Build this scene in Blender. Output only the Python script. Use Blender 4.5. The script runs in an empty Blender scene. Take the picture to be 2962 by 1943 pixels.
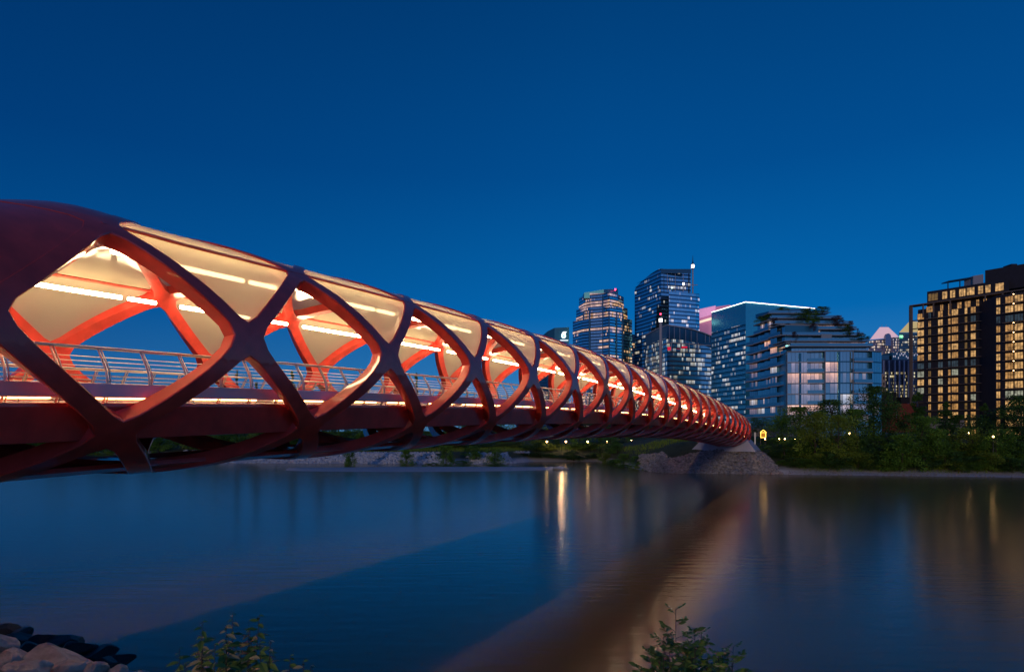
import bpy, math, random
from mathutils import Vector, noise
R = math.radians
rnd = random.Random(7)
scene = bpy.context.scene
C = scene.collection

# ------------------------------------------------------------------ camera
EYE = 7.0                     # camera height over the water (z = 0)
F, CX, HY = 1900.0, 1481.0, 1245.0
cam_d = bpy.data.cameras.new("camera"); cam = bpy.data.objects.new("camera", cam_d); C.objects.link(cam)
cam.location = (0, 0, EYE); cam.rotation_euler = (R(90), 0, 0)
cam_d.sensor_width = 36; cam_d.lens = F / 2962 * 36; cam_d.shift_y = (HY - 971.5) / 2962
cam_d.clip_end = 6000; cam_d.clip_start = 0.05
scene.camera = cam
scene.view_settings.view_transform = 'Standard'; scene.view_settings.look = 'None'
scene.view_settings.exposure = 0.0; scene.view_settings.gamma = 1
scene.cycles.use_denoising = True
scene.cycles.max_bounces = 6; scene.cycles.transparent_max_bounces = 12
scene.cycles.sample_clamp_indirect = 3.0
scene.cycles.caustics_reflective = False; scene.cycles.caustics_refractive = False

# ------------------------------------------------------------------ dusk sky
w = bpy.data.worlds.new("World"); scene.world = w; w.use_nodes = True
nt = w.node_tree; nt.nodes.clear()
out = nt.nodes.new('ShaderNodeOutputWorld'); bg = nt.nodes.new('ShaderNodeBackground')
tc = nt.nodes.new('ShaderNodeTexCoord'); sx = nt.nodes.new('ShaderNodeSeparateXYZ')
rp = nt.nodes.new('ShaderNodeValToRGB')
nt.links.new(tc.outputs['Generated'], sx.inputs[0]); nt.links.new(sx.outputs['Z'], rp.inputs[0])
nt.links.new(rp.outputs[0], bg.inputs[0]); nt.links.new(bg.outputs[0], out.inputs[0])
el = rp.color_ramp.elements
stops = [(0.0, (.085, .255, .500)), (.05, (.032, .205, .490)), (.17, (.001, .132, .425)), (.36, (.0004, .074, .278)),
         (.56, (.0003, .047, .185)), (1.0, (.0003, .026, .110))]
el[0].position = 0; el[0].color = (*stops[0][1], 1); el[1].position = 1; el[1].color = (*stops[-1][1], 1)
for p, c in stops[1:-1]:
    e = el.new(p); e.color = (*c, 1)
bg.inputs[1].default_value = 1.0
# afterglow low in the western sky, behind the camera
def wm(op, a, b=None, cl=False):
    n = nt.nodes.new('ShaderNodeMath'); n.operation = op; n.use_clamp = cl
    for i, x in enumerate((a, b)):
        if x is None: continue
        if isinstance(x, (int, float)): n.inputs[i].default_value = x
        else: nt.links.new(x, n.inputs[i])
    return n.outputs[0]
back = wm('POWER', wm('MULTIPLY', wm('SUBTRACT', 0.0, sx.outputs['Y']), 1.0, True), 2.0)
low = wm('POWER', wm('SUBTRACT', 1.0, wm('ABSOLUTE', sx.outputs['Z']), True), 3.0)
glow = nt.nodes.new('ShaderNodeMix'); glow.data_type = 'RGBA'; glow.blend_type = 'ADD'
glow.inputs[7].default_value = (.26, .13, .13, 1)
dimm = nt.nodes.new('ShaderNodeMix'); dimm.data_type = 'RGBA'; dimm.blend_type = 'MULTIPLY'; dimm.inputs[7].default_value = (.4, .42, .52, 1)
nt.links.new(wm('MULTIPLY', wm('SUBTRACT', 0.12, sx.outputs['X'], True), 0.95, True), dimm.inputs[0]); nt.links.new(rp.outputs[0], dimm.inputs[6])
nt.links.new(wm('MULTIPLY', back, low), glow.inputs[0]); nt.links.new(dimm.outputs[2], glow.inputs[6]); nt.links.new(glow.outputs[2], bg.inputs[0])
sl = bpy.data.lights.new("twilight_sun", 'SUN'); so = bpy.data.objects.new("twilight_sun", sl); C.objects.link(so)
sl.energy = 0.46; sl.angle = R(2.5); sl.color = (1.0, .76, .56)
so.rotation_euler = Vector((.355, .92, -.10)).to_track_quat('-Z', 'Y').to_euler()

# ------------------------------------------------------------------ helpers
class MB:
    def __init__(s): s.v = []; s.f = []; s.uv = []; s.m = []
    def vert(s, p): s.v.append(tuple(p)); return len(s.v) - 1
    def face(s, idx, uv=None, m=0): s.f.append(tuple(idx)); s.uv.append(uv); s.m.append(m)
    def quad(s, a, b, c, d, uv=None, m=0):
        i = len(s.v); s.v += [tuple(a), tuple(b), tuple(c), tuple(d)]; s.face((i, i+1, i+2, i+3), uv, m)
    def hexa(s, p, m=0):           # 8 corners: bottom 4 ccw, top 4 ccw
        i = len(s.v); s.v += [tuple(q) for q in p]
        for f in ((3,2,1,0),(4,5,6,7),(0,1,5,4),(1,2,6,5),(2,3,7,6),(3,0,4,7)): s.face([i+k for k in f], None, m)
    def box(s, x0, y0, z0, x1, y1, z1, m=0):
        s.hexa([(x0,y0,z0),(x1,y0,z0),(x1,y1,z0),(x0,y1,z0),(x0,y0,z1),(x1,y0,z1),(x1,y1,z1),(x0,y1,z1)], m)
    def tube(s, pts, r, n=8, cap=True, m=0):
        pts = [Vector(p) for p in pts]; rs = r if isinstance(r, (list, tuple)) else [r]*len(pts)
        rings = []; prev = None
        for i, p in enumerate(pts):
            t = (pts[min(i+1, len(pts)-1)] - pts[max(i-1, 0)]).normalized()
            if prev is None:
                a = Vector((0,0,1)) if abs(t.z) < .9 else Vector((1,0,0)); u = t.cross(a).normalized()
            else:
                u = (prev - t*prev.dot(t)).normalized()
            prev = u; v = t.cross(u)
            rings.append([s.vert(p + (u*math.cos(2*math.pi*k/n) + v*math.sin(2*math.pi*k/n))*rs[i]) for k in range(n)])
        for A, B in zip(rings, rings[1:]):
            for k in range(n): s.face((A[k], A[(k+1)%n], B[(k+1)%n], B[k]), None, m)
        if cap: s.face(rings[0][::-1], None, m); s.face(rings[-1], None, m)
    def prism(s, poly, z0, z1, m=0):   # poly ccw [(x,y)], z1 number or list
        n = len(poly); z1 = z1 if isinstance(z1, (list, tuple)) else [z1]*n
        i = len(s.v); s.v += [(x, y, z0) for x, y in poly] + [(x, y, z) for (x, y), z in zip(poly, z1)]
        s.face([i+k for k in range(n)][::-1], None, m); s.face([i+n+k for k in range(n)], None, m)
        for k in range(n): s.face((i+k, i+(k+1)%n, i+n+(k+1)%n, i+n+k), None, m)
    def build(s, name, mat, parent=None, smooth=False, angle=None):
        me = bpy.data.meshes.new(name); me.from_pydata(s.v, [], s.f)
        if any(u is not None for u in s.uv):
            l = me.uv_layers.new(name="UVMap"); k = 0
            for f, u in zip(s.f, s.uv):
                for j in range(len(f)):
                    l.data[k].uv = u[j] if u else (0, 0); k += 1
        for mm in (mat if isinstance(mat, (list, tuple)) else [mat]): me.materials.append(mm)
        if any(s.m): me.polygons.foreach_set('material_index', s.m)
        if smooth:
            me.polygons.foreach_set('use_smooth', [True]*len(me.polygons))
            if angle: me.set_sharp_from_angle(angle=R(angle))
        me.update()
        o = bpy.data.objects.new(name, me); C.objects.link(o)
        if parent: o.parent = parent; o.matrix_parent_inverse = parent_inv(parent)
        return o
def parent_inv(p):
    from mathutils import Matrix
    m = Matrix.Translation(p.location) @ p.rotation_euler.to_matrix().to_4x4()
    return m.inverted()
LABELS = {}
def tag(o, label=None, cat=None, group=None, kind=None):
    if label: o['label'] = label
    if cat: o['category'] = cat
    if group: o['group'] = group
    if kind: o['kind'] = kind
    return o
def empty(name, loc, label, cat, group=None):
    o = bpy.data.objects.new(name, None); C.objects.link(o); o.location = loc; o.empty_display_size = .5
    return tag(o, label, cat, group)

# ------------------------------------------------------------------ materials
def newmat(name):
    m = bpy.data.materials.new(name); m.use_nodes = True; nt = m.node_tree
    return m, nt, nt.nodes['Principled BSDF']
def N(nt, t, **k):
    n = nt.nodes.new(t)
    for a, b in k.items(): setattr(n, a, b)
    return n
def plain(name, col, rough=.6, metal=0, var=.0, scale=3.0, bump=0, spec=.5, coat=0):
    m, nt, b = newmat(name)
    b.inputs['Roughness'].default_value = rough; b.inputs['Metallic'].default_value = metal
    b.inputs['Specular IOR Level'].default_value = spec; b.inputs['Coat Weight'].default_value = coat
    b.inputs['Base Color'].default_value = (*col, 1)
    if var or bump:
        t = N(nt, 'ShaderNodeTexCoord'); no = N(nt, 'ShaderNodeTexNoise'); no.inputs['Scale'].default_value = scale; no.inputs['Detail'].default_value = 6
        nt.links.new(t.outputs['Object'], no.inputs['Vector'])
        if var:
            r = N(nt, 'ShaderNodeValToRGB'); r.color_ramp.elements[0].position = .3; r.color_ramp.elements[1].position = .7
            r.color_ramp.elements[0].color = (*[c*(1-var) for c in col], 1); r.color_ramp.elements[1].color = (*[min(1, c*(1+var)) for c in col], 1)
            nt.links.new(no.outputs[0], r.inputs[0]); nt.links.new(r.outputs[0], b.inputs['Base Color'])
        if bump:
            bp = N(nt, 'ShaderNodeBump'); bp.inputs['Strength'].default_value = bump; bp.inputs['Distance'].default_value = .1
            nt.links.new(no.outputs[0], bp.inputs['Height']); nt.links.new(bp.outputs[0], b.inputs['Normal'])
    return m
def emis(name, col, st):
    m, nt, b = newmat(name)
    b.inputs['Base Color'].default_value = (*col, 1); b.inputs['Emission Color'].default_value = (*col, 1)
    b.inputs['Emission Strength'].default_value = st
    return m

red = plain('red_paint', (.62, .050, .036), .42, var=.20, scale=2.2, coat=.70, bump=.05)
steel = plain('brushed_steel', (.55, .53, .50), .32, metal=.9)
panelm = plain('satin_aluminium', (.74, .70, .72), .42, metal=.0, var=.06, scale=.8)
deckm = plain('deck_grey', (.40, .37, .34), .7, var=.15, scale=2)
concrete = plain('concrete', (.46, .45, .44), .75, var=.12, scale=1.2, bump=.15)
creamm = plain('cream_channel', (.75, .66, .5), .5)
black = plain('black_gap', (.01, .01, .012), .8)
led = emis('led_tube', (1.0, .71, .38), 32)
led_deck = emis('led_strip', (1.0, .62, .22), 14)

def glazing_mat():
    m, nt, b = newmat('frosted_roof_glass'); o = nt.nodes['Material Output']; nt.nodes.remove(b)
    d = N(nt, 'ShaderNodeBsdfDiffuse'); t = N(nt, 'ShaderNodeBsdfTranslucent'); tr = N(nt, 'ShaderNodeBsdfTransparent')
    g = N(nt, 'ShaderNodeBsdfGlossy'); g.inputs['Roughness'].default_value = .06; g.inputs['Color'].default_value = (1, 1, 1, 1)
    for x in (d, t): x.inputs['Color'].default_value = (.64, .575, .40, 1)
    tr.inputs['Color'].default_value = (.95, .9, .8, 1)
    m1 = N(nt, 'ShaderNodeMixShader'); m1.inputs[0].default_value = .5; nt.links.new(d.outputs[0], m1.inputs[1]); nt.links.new(t.outputs[0], m1.inputs[2])
    m2 = N(nt, 'ShaderNodeMixShader'); m2.inputs[0].default_value = .07; nt.links.new(m1.outputs[0], m2.inputs[1]); nt.links.new(tr.outputs[0], m2.inputs[2])
    m3 = N(nt, 'ShaderNodeMixShader'); lw = N(nt, 'ShaderNodeLayerWeight'); pw = N(nt, 'ShaderNodeMath', operation='POWER'); pw.inputs[1].default_value = 4; nt.links.new(lw.outputs['Facing'], pw.inputs[0])
    fr = N(nt, 'ShaderNodeMath', operation='MULTIPLY_ADD'); fr.inputs[1].default_value = .45; fr.inputs[2].default_value = .045; nt.links.new(pw.outputs[0], fr.inputs[0])
    nt.links.new(fr.outputs[0], m3.inputs[0]); nt.links.new(m2.outputs[0], m3.inputs[1]); nt.links.new(g.outputs[0], m3.inputs[2])
    nt.links.new(m3.outputs[0], o.inputs[0])
    return m
glass = glazing_mat()

def facade_mat(name, glass_col, rough, metal, lit, lit_col, st, seed, clump=.22, mull=.10, low=.18, high=.92, frame=(.02, .03, .04), grad=0, rows=0):
    """curtain-wall storey: u = pane index, v = storey + height in it; random rooms lit"""
    m, nt, b = newmat(name)
    L = nt.links.new
    uv = N(nt, 'ShaderNodeUVMap'); s = N(nt, 'ShaderNodeSeparateXYZ'); L(uv.outputs[0], s.inputs[0])
    def M(op, a, c=None, cl=False):
        n = N(nt, 'ShaderNodeMath', operation=op, use_clamp=cl)
        for i, x in enumerate((a, c)):
            if x is None: continue
            if isinstance(x, (int, float)): n.inputs[i].default_value = x
            else: L(x, n.inputs[i])
        return n.outputs[0]
    u, v = s.outputs['X'], s.outputs['Y']
    fu, fv = M('FRACT', u), M('FRACT', v); iu, iv = M('FLOOR', u), M('FLOOR', v)
    cmb = N(nt, 'ShaderNodeCombineXYZ'); L(M('MULTIPLY', iu, clump), cmb.inputs[0]); L(M('MULTIPLY', iv, 3.7), cmb.inputs[1]); cmb.inputs[2].default_value = seed*5.3
    no = N(nt, 'ShaderNodeTexNoise'); no.inputs['Scale'].default_value = 1; no.inputs['Detail'].default_value = 1; L(cmb.outputs[0], no.inputs['Vector'])
    cm2 = N(nt, 'ShaderNodeCombineXYZ'); L(iu, cm2.inputs[0]); L(iv, cm2.inputs[1]); cm2.inputs[2].default_value = seed
    wn = N(nt, 'ShaderNodeTexWhiteNoise', noise_dimensions='3D'); L(cm2.outputs[0], wn.inputs['Vector'])
    lev = M('ADD', no.outputs[0], M('MULTIPLY', M('SUBTRACT', wn.outputs['Value'], .5), .16))
    if grad: lev = M('ADD', lev, M('MULTIPLY', M('SUBTRACT', 27.0, iv), grad))
    if rows:
        w2 = N(nt, 'ShaderNodeTexWhiteNoise', noise_dimensions='2D'); c3 = N(nt, 'ShaderNodeCombineXYZ'); L(iv, c3.inputs[0]); c3.inputs[1].default_value = seed*1.7; L(c3.outputs[0], w2.inputs['Vector'])
        lev = M('ADD', lev, M('MULTIPLY', M('GREATER_THAN', w2.outputs['Value'], M('MULTIPLY', iv, rows)), .26))
    on = M('MULTIPLY', M('SUBTRACT', lev, 1 - lit), 14, True)
    win = M('MULTIPLY', M('MULTIPLY', M('GREATER_THAN', fu, mull), M('GREATER_THAN', fv, low)), M('LESS_THAN', fv, high))
    # rooms: brighter near ceiling, uneven furniture noise
    n2 = N(nt, 'ShaderNodeTexNoise'); n2.inputs['Scale'].default_value = 2.6; n2.inputs['Detail'].default_value = 3; L(uv.outputs[0], n2.inputs['Vector'])
    room = M('ADD', M('MULTIPLY', M('POWER', fv, 2.0), .7), M('MULTIPLY', n2.outputs[0], .9))
    e = M('MULTIPLY', M('MULTIPLY', on, win), M('MULTIPLY', room, M('ADD', M('MULTIPLY', wn.outputs['Value'], .7), .45)))
    b.inputs['Emission Color'].default_value = (*lit_col, 1)
    mxc = N(nt, 'ShaderNodeMix', data_type='RGBA'); mxc.inputs[6].default_value = (*lit_col, 1); mxc.inputs[7].default_value = (lit_col[0], lit_col[1]*1.2, lit_col[2]*1.8, 1)
    L(M('POWER', wn.outputs['Value'], 3), mxc.inputs[0]); L(mxc.outputs[2], b.inputs['Emission Color'])
    L(M('MULTIPLY', e, st), b.inputs['Emission Strength'])
    mx = N(nt, 'ShaderNodeMix', data_type='RGBA'); mx.inputs[6].default_value = (*frame, 1)
    gm = N(nt, 'ShaderNodeMix', data_type='RGBA'); gm.inputs[6].default_value = (*[c*.85 for c in glass_col], 1); gm.inputs[7].default_value = (*glass_col, 1)
    L(wn.outputs['Value'], gm.inputs[0]); L(gm.outputs[2], mx.inputs[7]); L(win, mx.inputs[0]); L(mx.outputs[2], b.inputs['Base Color'])
    b.inputs['Roughness'].default_value = rough; b.inputs['Metallic'].default_value = metal
    return m

# ------------------------------------------------------------------ bridge geometry
TH = math.atan(919/F); SD, CD = math.sin(TH), math.cos(TH)
LM, CN = 5.376, 12.03          # module length, lateral distance to the near side
def arch(s): return .38 - .0129*(s - 8.5)**2
def hoodscale(s):
    t = min(1, max(0, (1.75 - s)/.9)); return 1 - .20*t*t*(3-2*t) + .03*math.exp(-((s-1.55)/.17)**2)
def bp(s, a, h):               # bridge coordinates -> world
    c = CN + 4 + a
    return (SD*s*LM - CD*c, CD*s*LM + SD*c, EYE + h + arch(s))
KEY = {-3: -143, -2: -90, -1: -37, 0: 5, 1: 47.5, 2: 90, 3: 132.5, 4: 175, 5: 217, 6: 270, 7: 323, 8: 365, 9: 407.5, 10: 450}
def ang(r):
    i = math.floor(r); t = r - i
    g = lambda k: KEY[k] if k in KEY else KEY[k-8]+360
    p0, p1, p2, p3 = g(i-1), g(i), g(i+1), g(i+2)
    return .5*((2*p1) + (-p0+p2)*t + (2*p0-5*p1+4*p2-p3)*t*t + (-p0+3*p1-3*p2+p3)*t**3)
def sect(tdeg):
    t = R(tdeg); c, s_ = math.cos(t), math.sin(t); p = .909
    return (-4*math.copysign(abs(c)**p, c), 1.98 + (3.23 if s_ > 0 else 2.90)*math.copysign(abs(s_)**p, s_))
def shell(r, s, d=0.0):
    t = ang(r); a, h = sect(t)
    if d:
        a1, h1 = sect(t-2.5); a2, h2 = sect(t+2.5)
        nx, ny = -(h2-h1), (a2-a1); l = math.hypot(nx, ny); nx, ny = nx/l, ny/l
        a -= nx*d; h -= ny*d
    if h > 2: h = 2 + (h-2)*hoodscale(s)
    return bp(s, a, h)
AX = .5*LM
def hole_pts(AY, w2, rad, n):
    # samples on diamond edge, and matching points on the rounded hole
    corners = [(AX,0),(0,AY),(-AX,0),(0,-AY)]
    l = math.hypot(AX, AY); ins = (w2 + rad)*l/AY, (w2 + rad)*l/AX
    bx, by = AX - ins[0], AY - ins[1]
    def sdf(x, y):
        x, y = abs(x), abs(y)
        ex, ey = -bx, by; t = max(0, min(1, ((x-bx)*ex + y*ey)/(ex*ex+ey*ey)))
        dx, dy = x-(bx+ex*t), y-ey*t; dd = math.hypot(dx, dy)
        return (dd if x/bx + y/by > 1 else -dd) - rad
    out = []
    for k in range(4):
        a, b = corners[k], corners[(k+1)%4]
        for i in range(n):
            t = i/n; x, y = a[0]+(b[0]-a[0])*t, a[1]+(b[1]-a[1])*t
            lo, hi = 0.0, 1.0
            for _ in range(22):
                m = (lo+hi)/2
                if sdf(x*m, y*m) > 0: hi = m
                else: lo = m
            out.append(((x/AX, y/AY), (x*lo/AX, y*lo/AY)))
    return out
DEP = .34
def frame_cell(mb, rc, sc, AY, w2, rad, n=9):
    pts = hole_pts(AY, w2, rad, n); K = len(pts)
    k2 = .02/AX
    ringO = [mb.vert(shell(rc+p[1], sc+p[0]*.5, 0)) for p, q in pts]
    ringM = [mb.vert(shell(rc+(p[1]+q[1])/2, sc+(p[0]+q[0])/2*.5, 0)) for p, q in pts]
    ringH = [mb.vert(shell(rc+q[1]*1.012, sc+q[0]*1.012*.5, 0)) for p, q in pts]
    ringC = [mb.vert(shell(rc+q[1], sc+q[0]*.5, .025)) for p, q in pts]
    ringW = [mb.vert(shell(rc+q[1], sc+q[0]*.5, DEP)) for p, q in pts]
    ringI = [mb.vert(shell(rc+p[1], sc+p[0]*.5, DEP)) for p, q in pts]
    rings = [ringO, ringM, ringH, ringC, ringW, ringI]
    for A, B in zip(rings, rings[1:]):
        for k in range(K): mb.face((A[k], A[(k+1)%K], B[(k+1)%K], B[k]))
    return [q for p, q in pts]
def pane(mb, rc, sc, hole, d=.04, rings=5, th=.02, grow=1.004):
    K = len(hole)
    for dd, flip in ((d, 1),):
        c = mb.vert(shell(rc, sc, dd)); prev = None
        for j in range(1, rings+1):
            f = j/rings*grow
            ring = [mb.vert(shell(rc+q[1]*f, sc+q[0]*f*.5, dd)) for q in hole]
            for k in range(K):
                k1 = (k+1) % K
                if prev is None: mb.face((c, ring[k1], ring[k])[::flip])
                else: mb.face((prev[k], prev[k1], ring[k1], ring[k])[::flip])
            prev = ring
AYR = {0: 2.3, 1: 2.45, 2: 2.9, 3: 2.45, 4: 2.3, 5: 2.6, 6: 3.2, 7: 2.6}
W2R = {0: .19, 1: .165, 2: .15, 3: .165, 4: .19, 5: .22, 6: .24, 7: .22}

bridge = empty('tubular_footbridge', bp(10.3, 0, -.5), 'red tubular steel footbridge of crossing helical ribs with lit glazed roof spanning the river', 'bridge')
def helix_parts():
    SF, SL = -1.95, 22.05
    k = 0
    s0 = SF
    while s0 < SL + .01:
        mb = MB()
        for row in range(8):
            sc = s0 + (.5 if row % 2 == 0 else 0)
            if sc > SL + .01 or (row % 2 == 0 and sc > SL): continue
            solid = row in (1, 2, 3) and (sc < (1.8 if row == 2 else 1.3) or sc > 21.8)
            hole = frame_cell(mb, row if row else 0, sc, AYR[row], W2R[row], .27)
            if row in (1, 2, 3):
                g = MB(); pane(g, row, sc, hole, d=.012 if solid else .05, rings=5, grow=1.04 if solid else 1.01)
                if solid: g.build('roof_plate', red, bridge, True, 40)
                else:
                    g.build('roof_glass', glass, bridge, True, 40)
        mb.build('rib_lattice', red, bridge, True, 35)
        s0 += 1.0
helix_parts()
# longitudinal purlins between the crown nodes
for rr in (1, 3):
    mb = MB(); s = 1.55
    while s < 21.6:
        for i in range(6):
            a, b = s + i/6, s + (i+1)/6
            P = [shell(rr-.014, a, -.005), shell(rr+.014, a, -.005), shell(rr+.014, b, -.005), shell(rr-.014, b, -.005)]
            Q = [shell(rr-.014, a, .1), shell(rr+.014, a, .1), shell(rr+.014, b, .1), shell(rr-.014, b, .1)]
            mb.hexa(Q + P)
        s += 1
    mb.build('purlin', red, bridge)
mb = MB(); ss_ = [-1.9 + .25*i for i in range(96)]; rr_ = [5.6, 5.8, 6.0, 6.2, 6.4]
g1 = [[mb.vert(shell(q, s, .10)) for q in rr_] for s in ss_]; g2 = [[mb.vert(shell(q, s, .20)) for q in rr_] for s in ss_]
for A, B, A2, B2 in zip(g1, g1[1:], g2, g2[1:]):
    for k in range(4): mb.face((A[k], A[k+1], B[k+1], B[k])); mb.face((A2[k], B2[k], B2[k+1], A2[k+1]))
    mb.face((A[0], B[0], B2[0], A2[0])); mb.face((A[4], A2[4], B2[4], B[4]))
mb.build('soffit_spine', red, bridge)
S0, S1 = -1.9, 22.4
def frange(a, b, st):
    n = max(1, round((b-a)/st)); return [a + (b-a)*i/n for i in range(n+1)]
def sweep(poly, s0, s1, st=.25):       # cross-section polygon (a,h) along the bridge
    mb = MB(); ss = frange(s0, s1, st); rings = [[mb.vert(bp(s, a, h)) for a, h in poly] for s in ss]; n = len(poly)
    for A, B in zip(rings, rings[1:]):
        for k in range(n): mb.face((A[k], B[k], B[(k+1)%n], A[(k+1)%n]))
    mb.face(rings[0]); mb.face(rings[-1][::-1])
    return mb
sweep([(-2.72,.10),(2.72,.10),(2.9,.30),(2.9,.70),(-2.9,.70),(-2.9,.30)], S0, S1).build('deck', [red], bridge)
sweep([(-2.9,.704),(2.9,.704),(2.9,.74),(-2.9,.74)], S0, S1).build('walkway_surface', deckm, bridge)
for sg in (-1, 1):
    p = [(sg*3.02,.07),(sg*2.96,.06),(sg*2.903,.10),(sg*2.903,.76),(sg*3.16,.80),(sg*3.22,.79),(sg*3.22,.72)]
    sweep(p if sg < 0 else p[::-1], S0, S1).build('edge_beam', red, bridge)
    kp = [(sg*3.20,.915),(sg*3.13,.895),(sg*3.10,.905),(sg*3.17,1.165),(sg*3.20,1.175),(sg*3.24,1.165)]
    sweep(kp if sg < 0 else kp[::-1], S0, S1).build('kerb_panel', panelm, bridge)
    rail = empty('railing', bp(10.3, sg*3.1, .8), None, None); rail.parent = bridge; rail.matrix_parent_inverse = parent_inv(bridge)
    RL = []
    def ra(t):      # t 0..1 up the post -> (a, h): bulges outwards, top leans in
        return (sg*(3.06 + .17*math.sin(math.pi*min(1, t*1.05))**1.0 - .16*t*t), .80 + 1.07*t)
    posts = frange(S0+.1, S1-.1, 1/6)
    shown = sorted(posts, key=lambda s: abs(s-1.2))[:50]
    rest = MB()
    for s in posts:
        near = s in shown
        mb = MB() if near else rest
        pts = [bp(s, *ra(t/7)) for t in range(8)]
        mb.tube(pts, [.024]*6+[.02, .018], 6)
        mb.tube([Vector(p)+Vector((SD*.06, CD*.06, 0)) for p in pts], [.014]*8, 5)
        if near: 
            o = mb.build('post', steel, rail)
    rest.build('distant_post', steel, rail)['kind'] = 'stuff'
    mb = MB(); a, h = ra(1.0); mb.tube([bp(s, a, h+.02) for s in frange(S0, S1, .25)], .034, 8); mb.build('handrail', steel, rail, True)
    mb = MB(); a, h = ra(.05); mb.tube([bp(s, a-sg*.05, h) for s in frange(S0, S1, .25)], .02, 6); mb.build('lower_rail', steel, rail, True)
    for k in range(9):
        mb = MB(); a, h = ra(.14 + .088*k); mb.tube([bp(s, a-sg*.012, h) for s in frange(S0, S1, .25)], .0075, 4); mb.build('cable', steel, rail)
    # light tubes along the roof springing and under the kerb panel
    hb = 3.97
    for k in range(-2, 22):
        if k + .55 > 21.4: break
        for x0, x1 in ((.63, 1.27), (1.31, 1.47)):
            mb = MB(); mb.tube([bp(s, sg*2.45, (2+(hb-2)*hoodscale(s))) for s in frange(k+x0, k+x1, .3)], .058, 10); mb.build('light_tube', led, bridge, True)
    s = S0 + .2
    dl = 0; 
    while s < S1 - .5:
        mb = MB(); mb.tube([bp(s+x, sg*3.08, .888) for x in (0, .17, .34)], .014, 6); mb.build('deck_light', led_deck, bridge)
        s += .45; dl += 1
    mb = MB()
    for s in frange(S0+.1, S1-.1, 1/6):
        x = Vector(bp(s, sg*3.0, .79)); 
        mb.tube([bp(s+.05, sg*3.06, .79), bp(s+.05, sg*3.06, .93)], .018, 5)
    o = mb.build('kerb_bracket', steel, bridge); o['kind'] = 'stuff'

# ------------------------------------------------------------------ water and ground
def water_mat():
    m, nt, b = newmat('river_water')
    t = N(nt, 'ShaderNodeTexCoord'); mp = N(nt, 'ShaderNodeMapping'); mp.inputs['Scale'].default_value = (.35, 1.6, 1)
    nt.links.new(t.outputs['Object'], mp.inputs[0])
    no = N(nt, 'ShaderNodeTexNoise'); no.inputs['Scale'].default_value = 1.1; no.inputs['Detail'].default_value = 5; no.inputs['Roughness'].default_value = .6
    nt.links.new(mp.outputs[0], no.inputs['Vector'])
    bu = N(nt, 'ShaderNodeBump'); bu.inputs['Strength'].default_value = .17; bu.inputs['Distance'].default_value = .12
    nt.links.new(no.outputs[0], bu.inputs['Height']); nt.links.new(bu.outputs[0], b.inputs['Normal'])
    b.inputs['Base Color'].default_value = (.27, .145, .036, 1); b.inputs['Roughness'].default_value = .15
    b.inputs['IOR'].default_value = 1.33; b.inputs['Specular IOR Level'].default_value = .68
    return m
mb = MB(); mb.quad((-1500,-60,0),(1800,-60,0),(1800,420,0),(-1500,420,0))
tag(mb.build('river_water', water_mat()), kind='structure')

SH = [(-1500,300),(-400,230),(-130,205),(-78,168),(-64,143),(-2,137),(4,148),(20,149),(23.5,113),(26,108.5),(43,106),(46,104.5),(77,98.5),(200,85),(1800,60)]
def interp(T, x):
    if x <= T[0][0]: return T[0][1]
    for (a, b), (c, d) in zip(T, T[1:]):
        if x <= c: return b + (d-b)*(x-a)/(c-a)
    return T[-1][1]
def ss(a, b, x):
    t = min(1, max(0, (x-a)/(b-a))); return t*t*(3-2*t)
PROF = [(-30,-3),(-3,-.8),(0,0),(1.5,.30),(6,1.5),(14,3.0),(30,3.6),(120,4.2),(2500,5)]
PROF_RIP = [(-30,-3),(-3,-.8),(0,0),(4.2,2.6),(7,3.8),(12,5.0),(30,5.2),(2500,5.2)]
PROF_LEFT = [(-30,-3),(-3,-.8),(0,0),(5,1.8),(9,2.2),(30,3.0),(2500,4)]
def ground_z(x, y):
    d = y - interp(SH, x)
    zr = interp(PROF, d); zp = interp(PROF_RIP, d); zl = interp(PROF_LEFT, d)
    wl = 1 - ss(0, 20, x); wp = ss(22.5, 33, x)*(1 - ss(40, 47, x)) if y > 90 else 0
    z = zr*(1-wl)*(1-wp) + zl*wl*(1-wp) + zp*wp
    # sand spit
    u = (x + 16)/25.0
    if abs(u) < 1:
        yc = 119 + 1.5*u; hw = 7.2*(1-u*u)**.6 + .01
        z = max(z, .32*(1 - ((y-yc)/hw)**2))
    # near bank under the camera
    if y < 60:
        bl = 7.5*(1 - ss(-12, -5, x)); hump = 1.05*(1 - ss(-4.6, -2.9, x))*(1 - ss(6.6, 9.6, y))
        zn = 5.05 - .42*(y - bl) + hump; zn = min(zn, 5.6)
        z = max(z, zn, -3)
    return z + .06*noise.noise(Vector((x*.35, y*.35, 0)))*(1 if z > .3 else .3)
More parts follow.
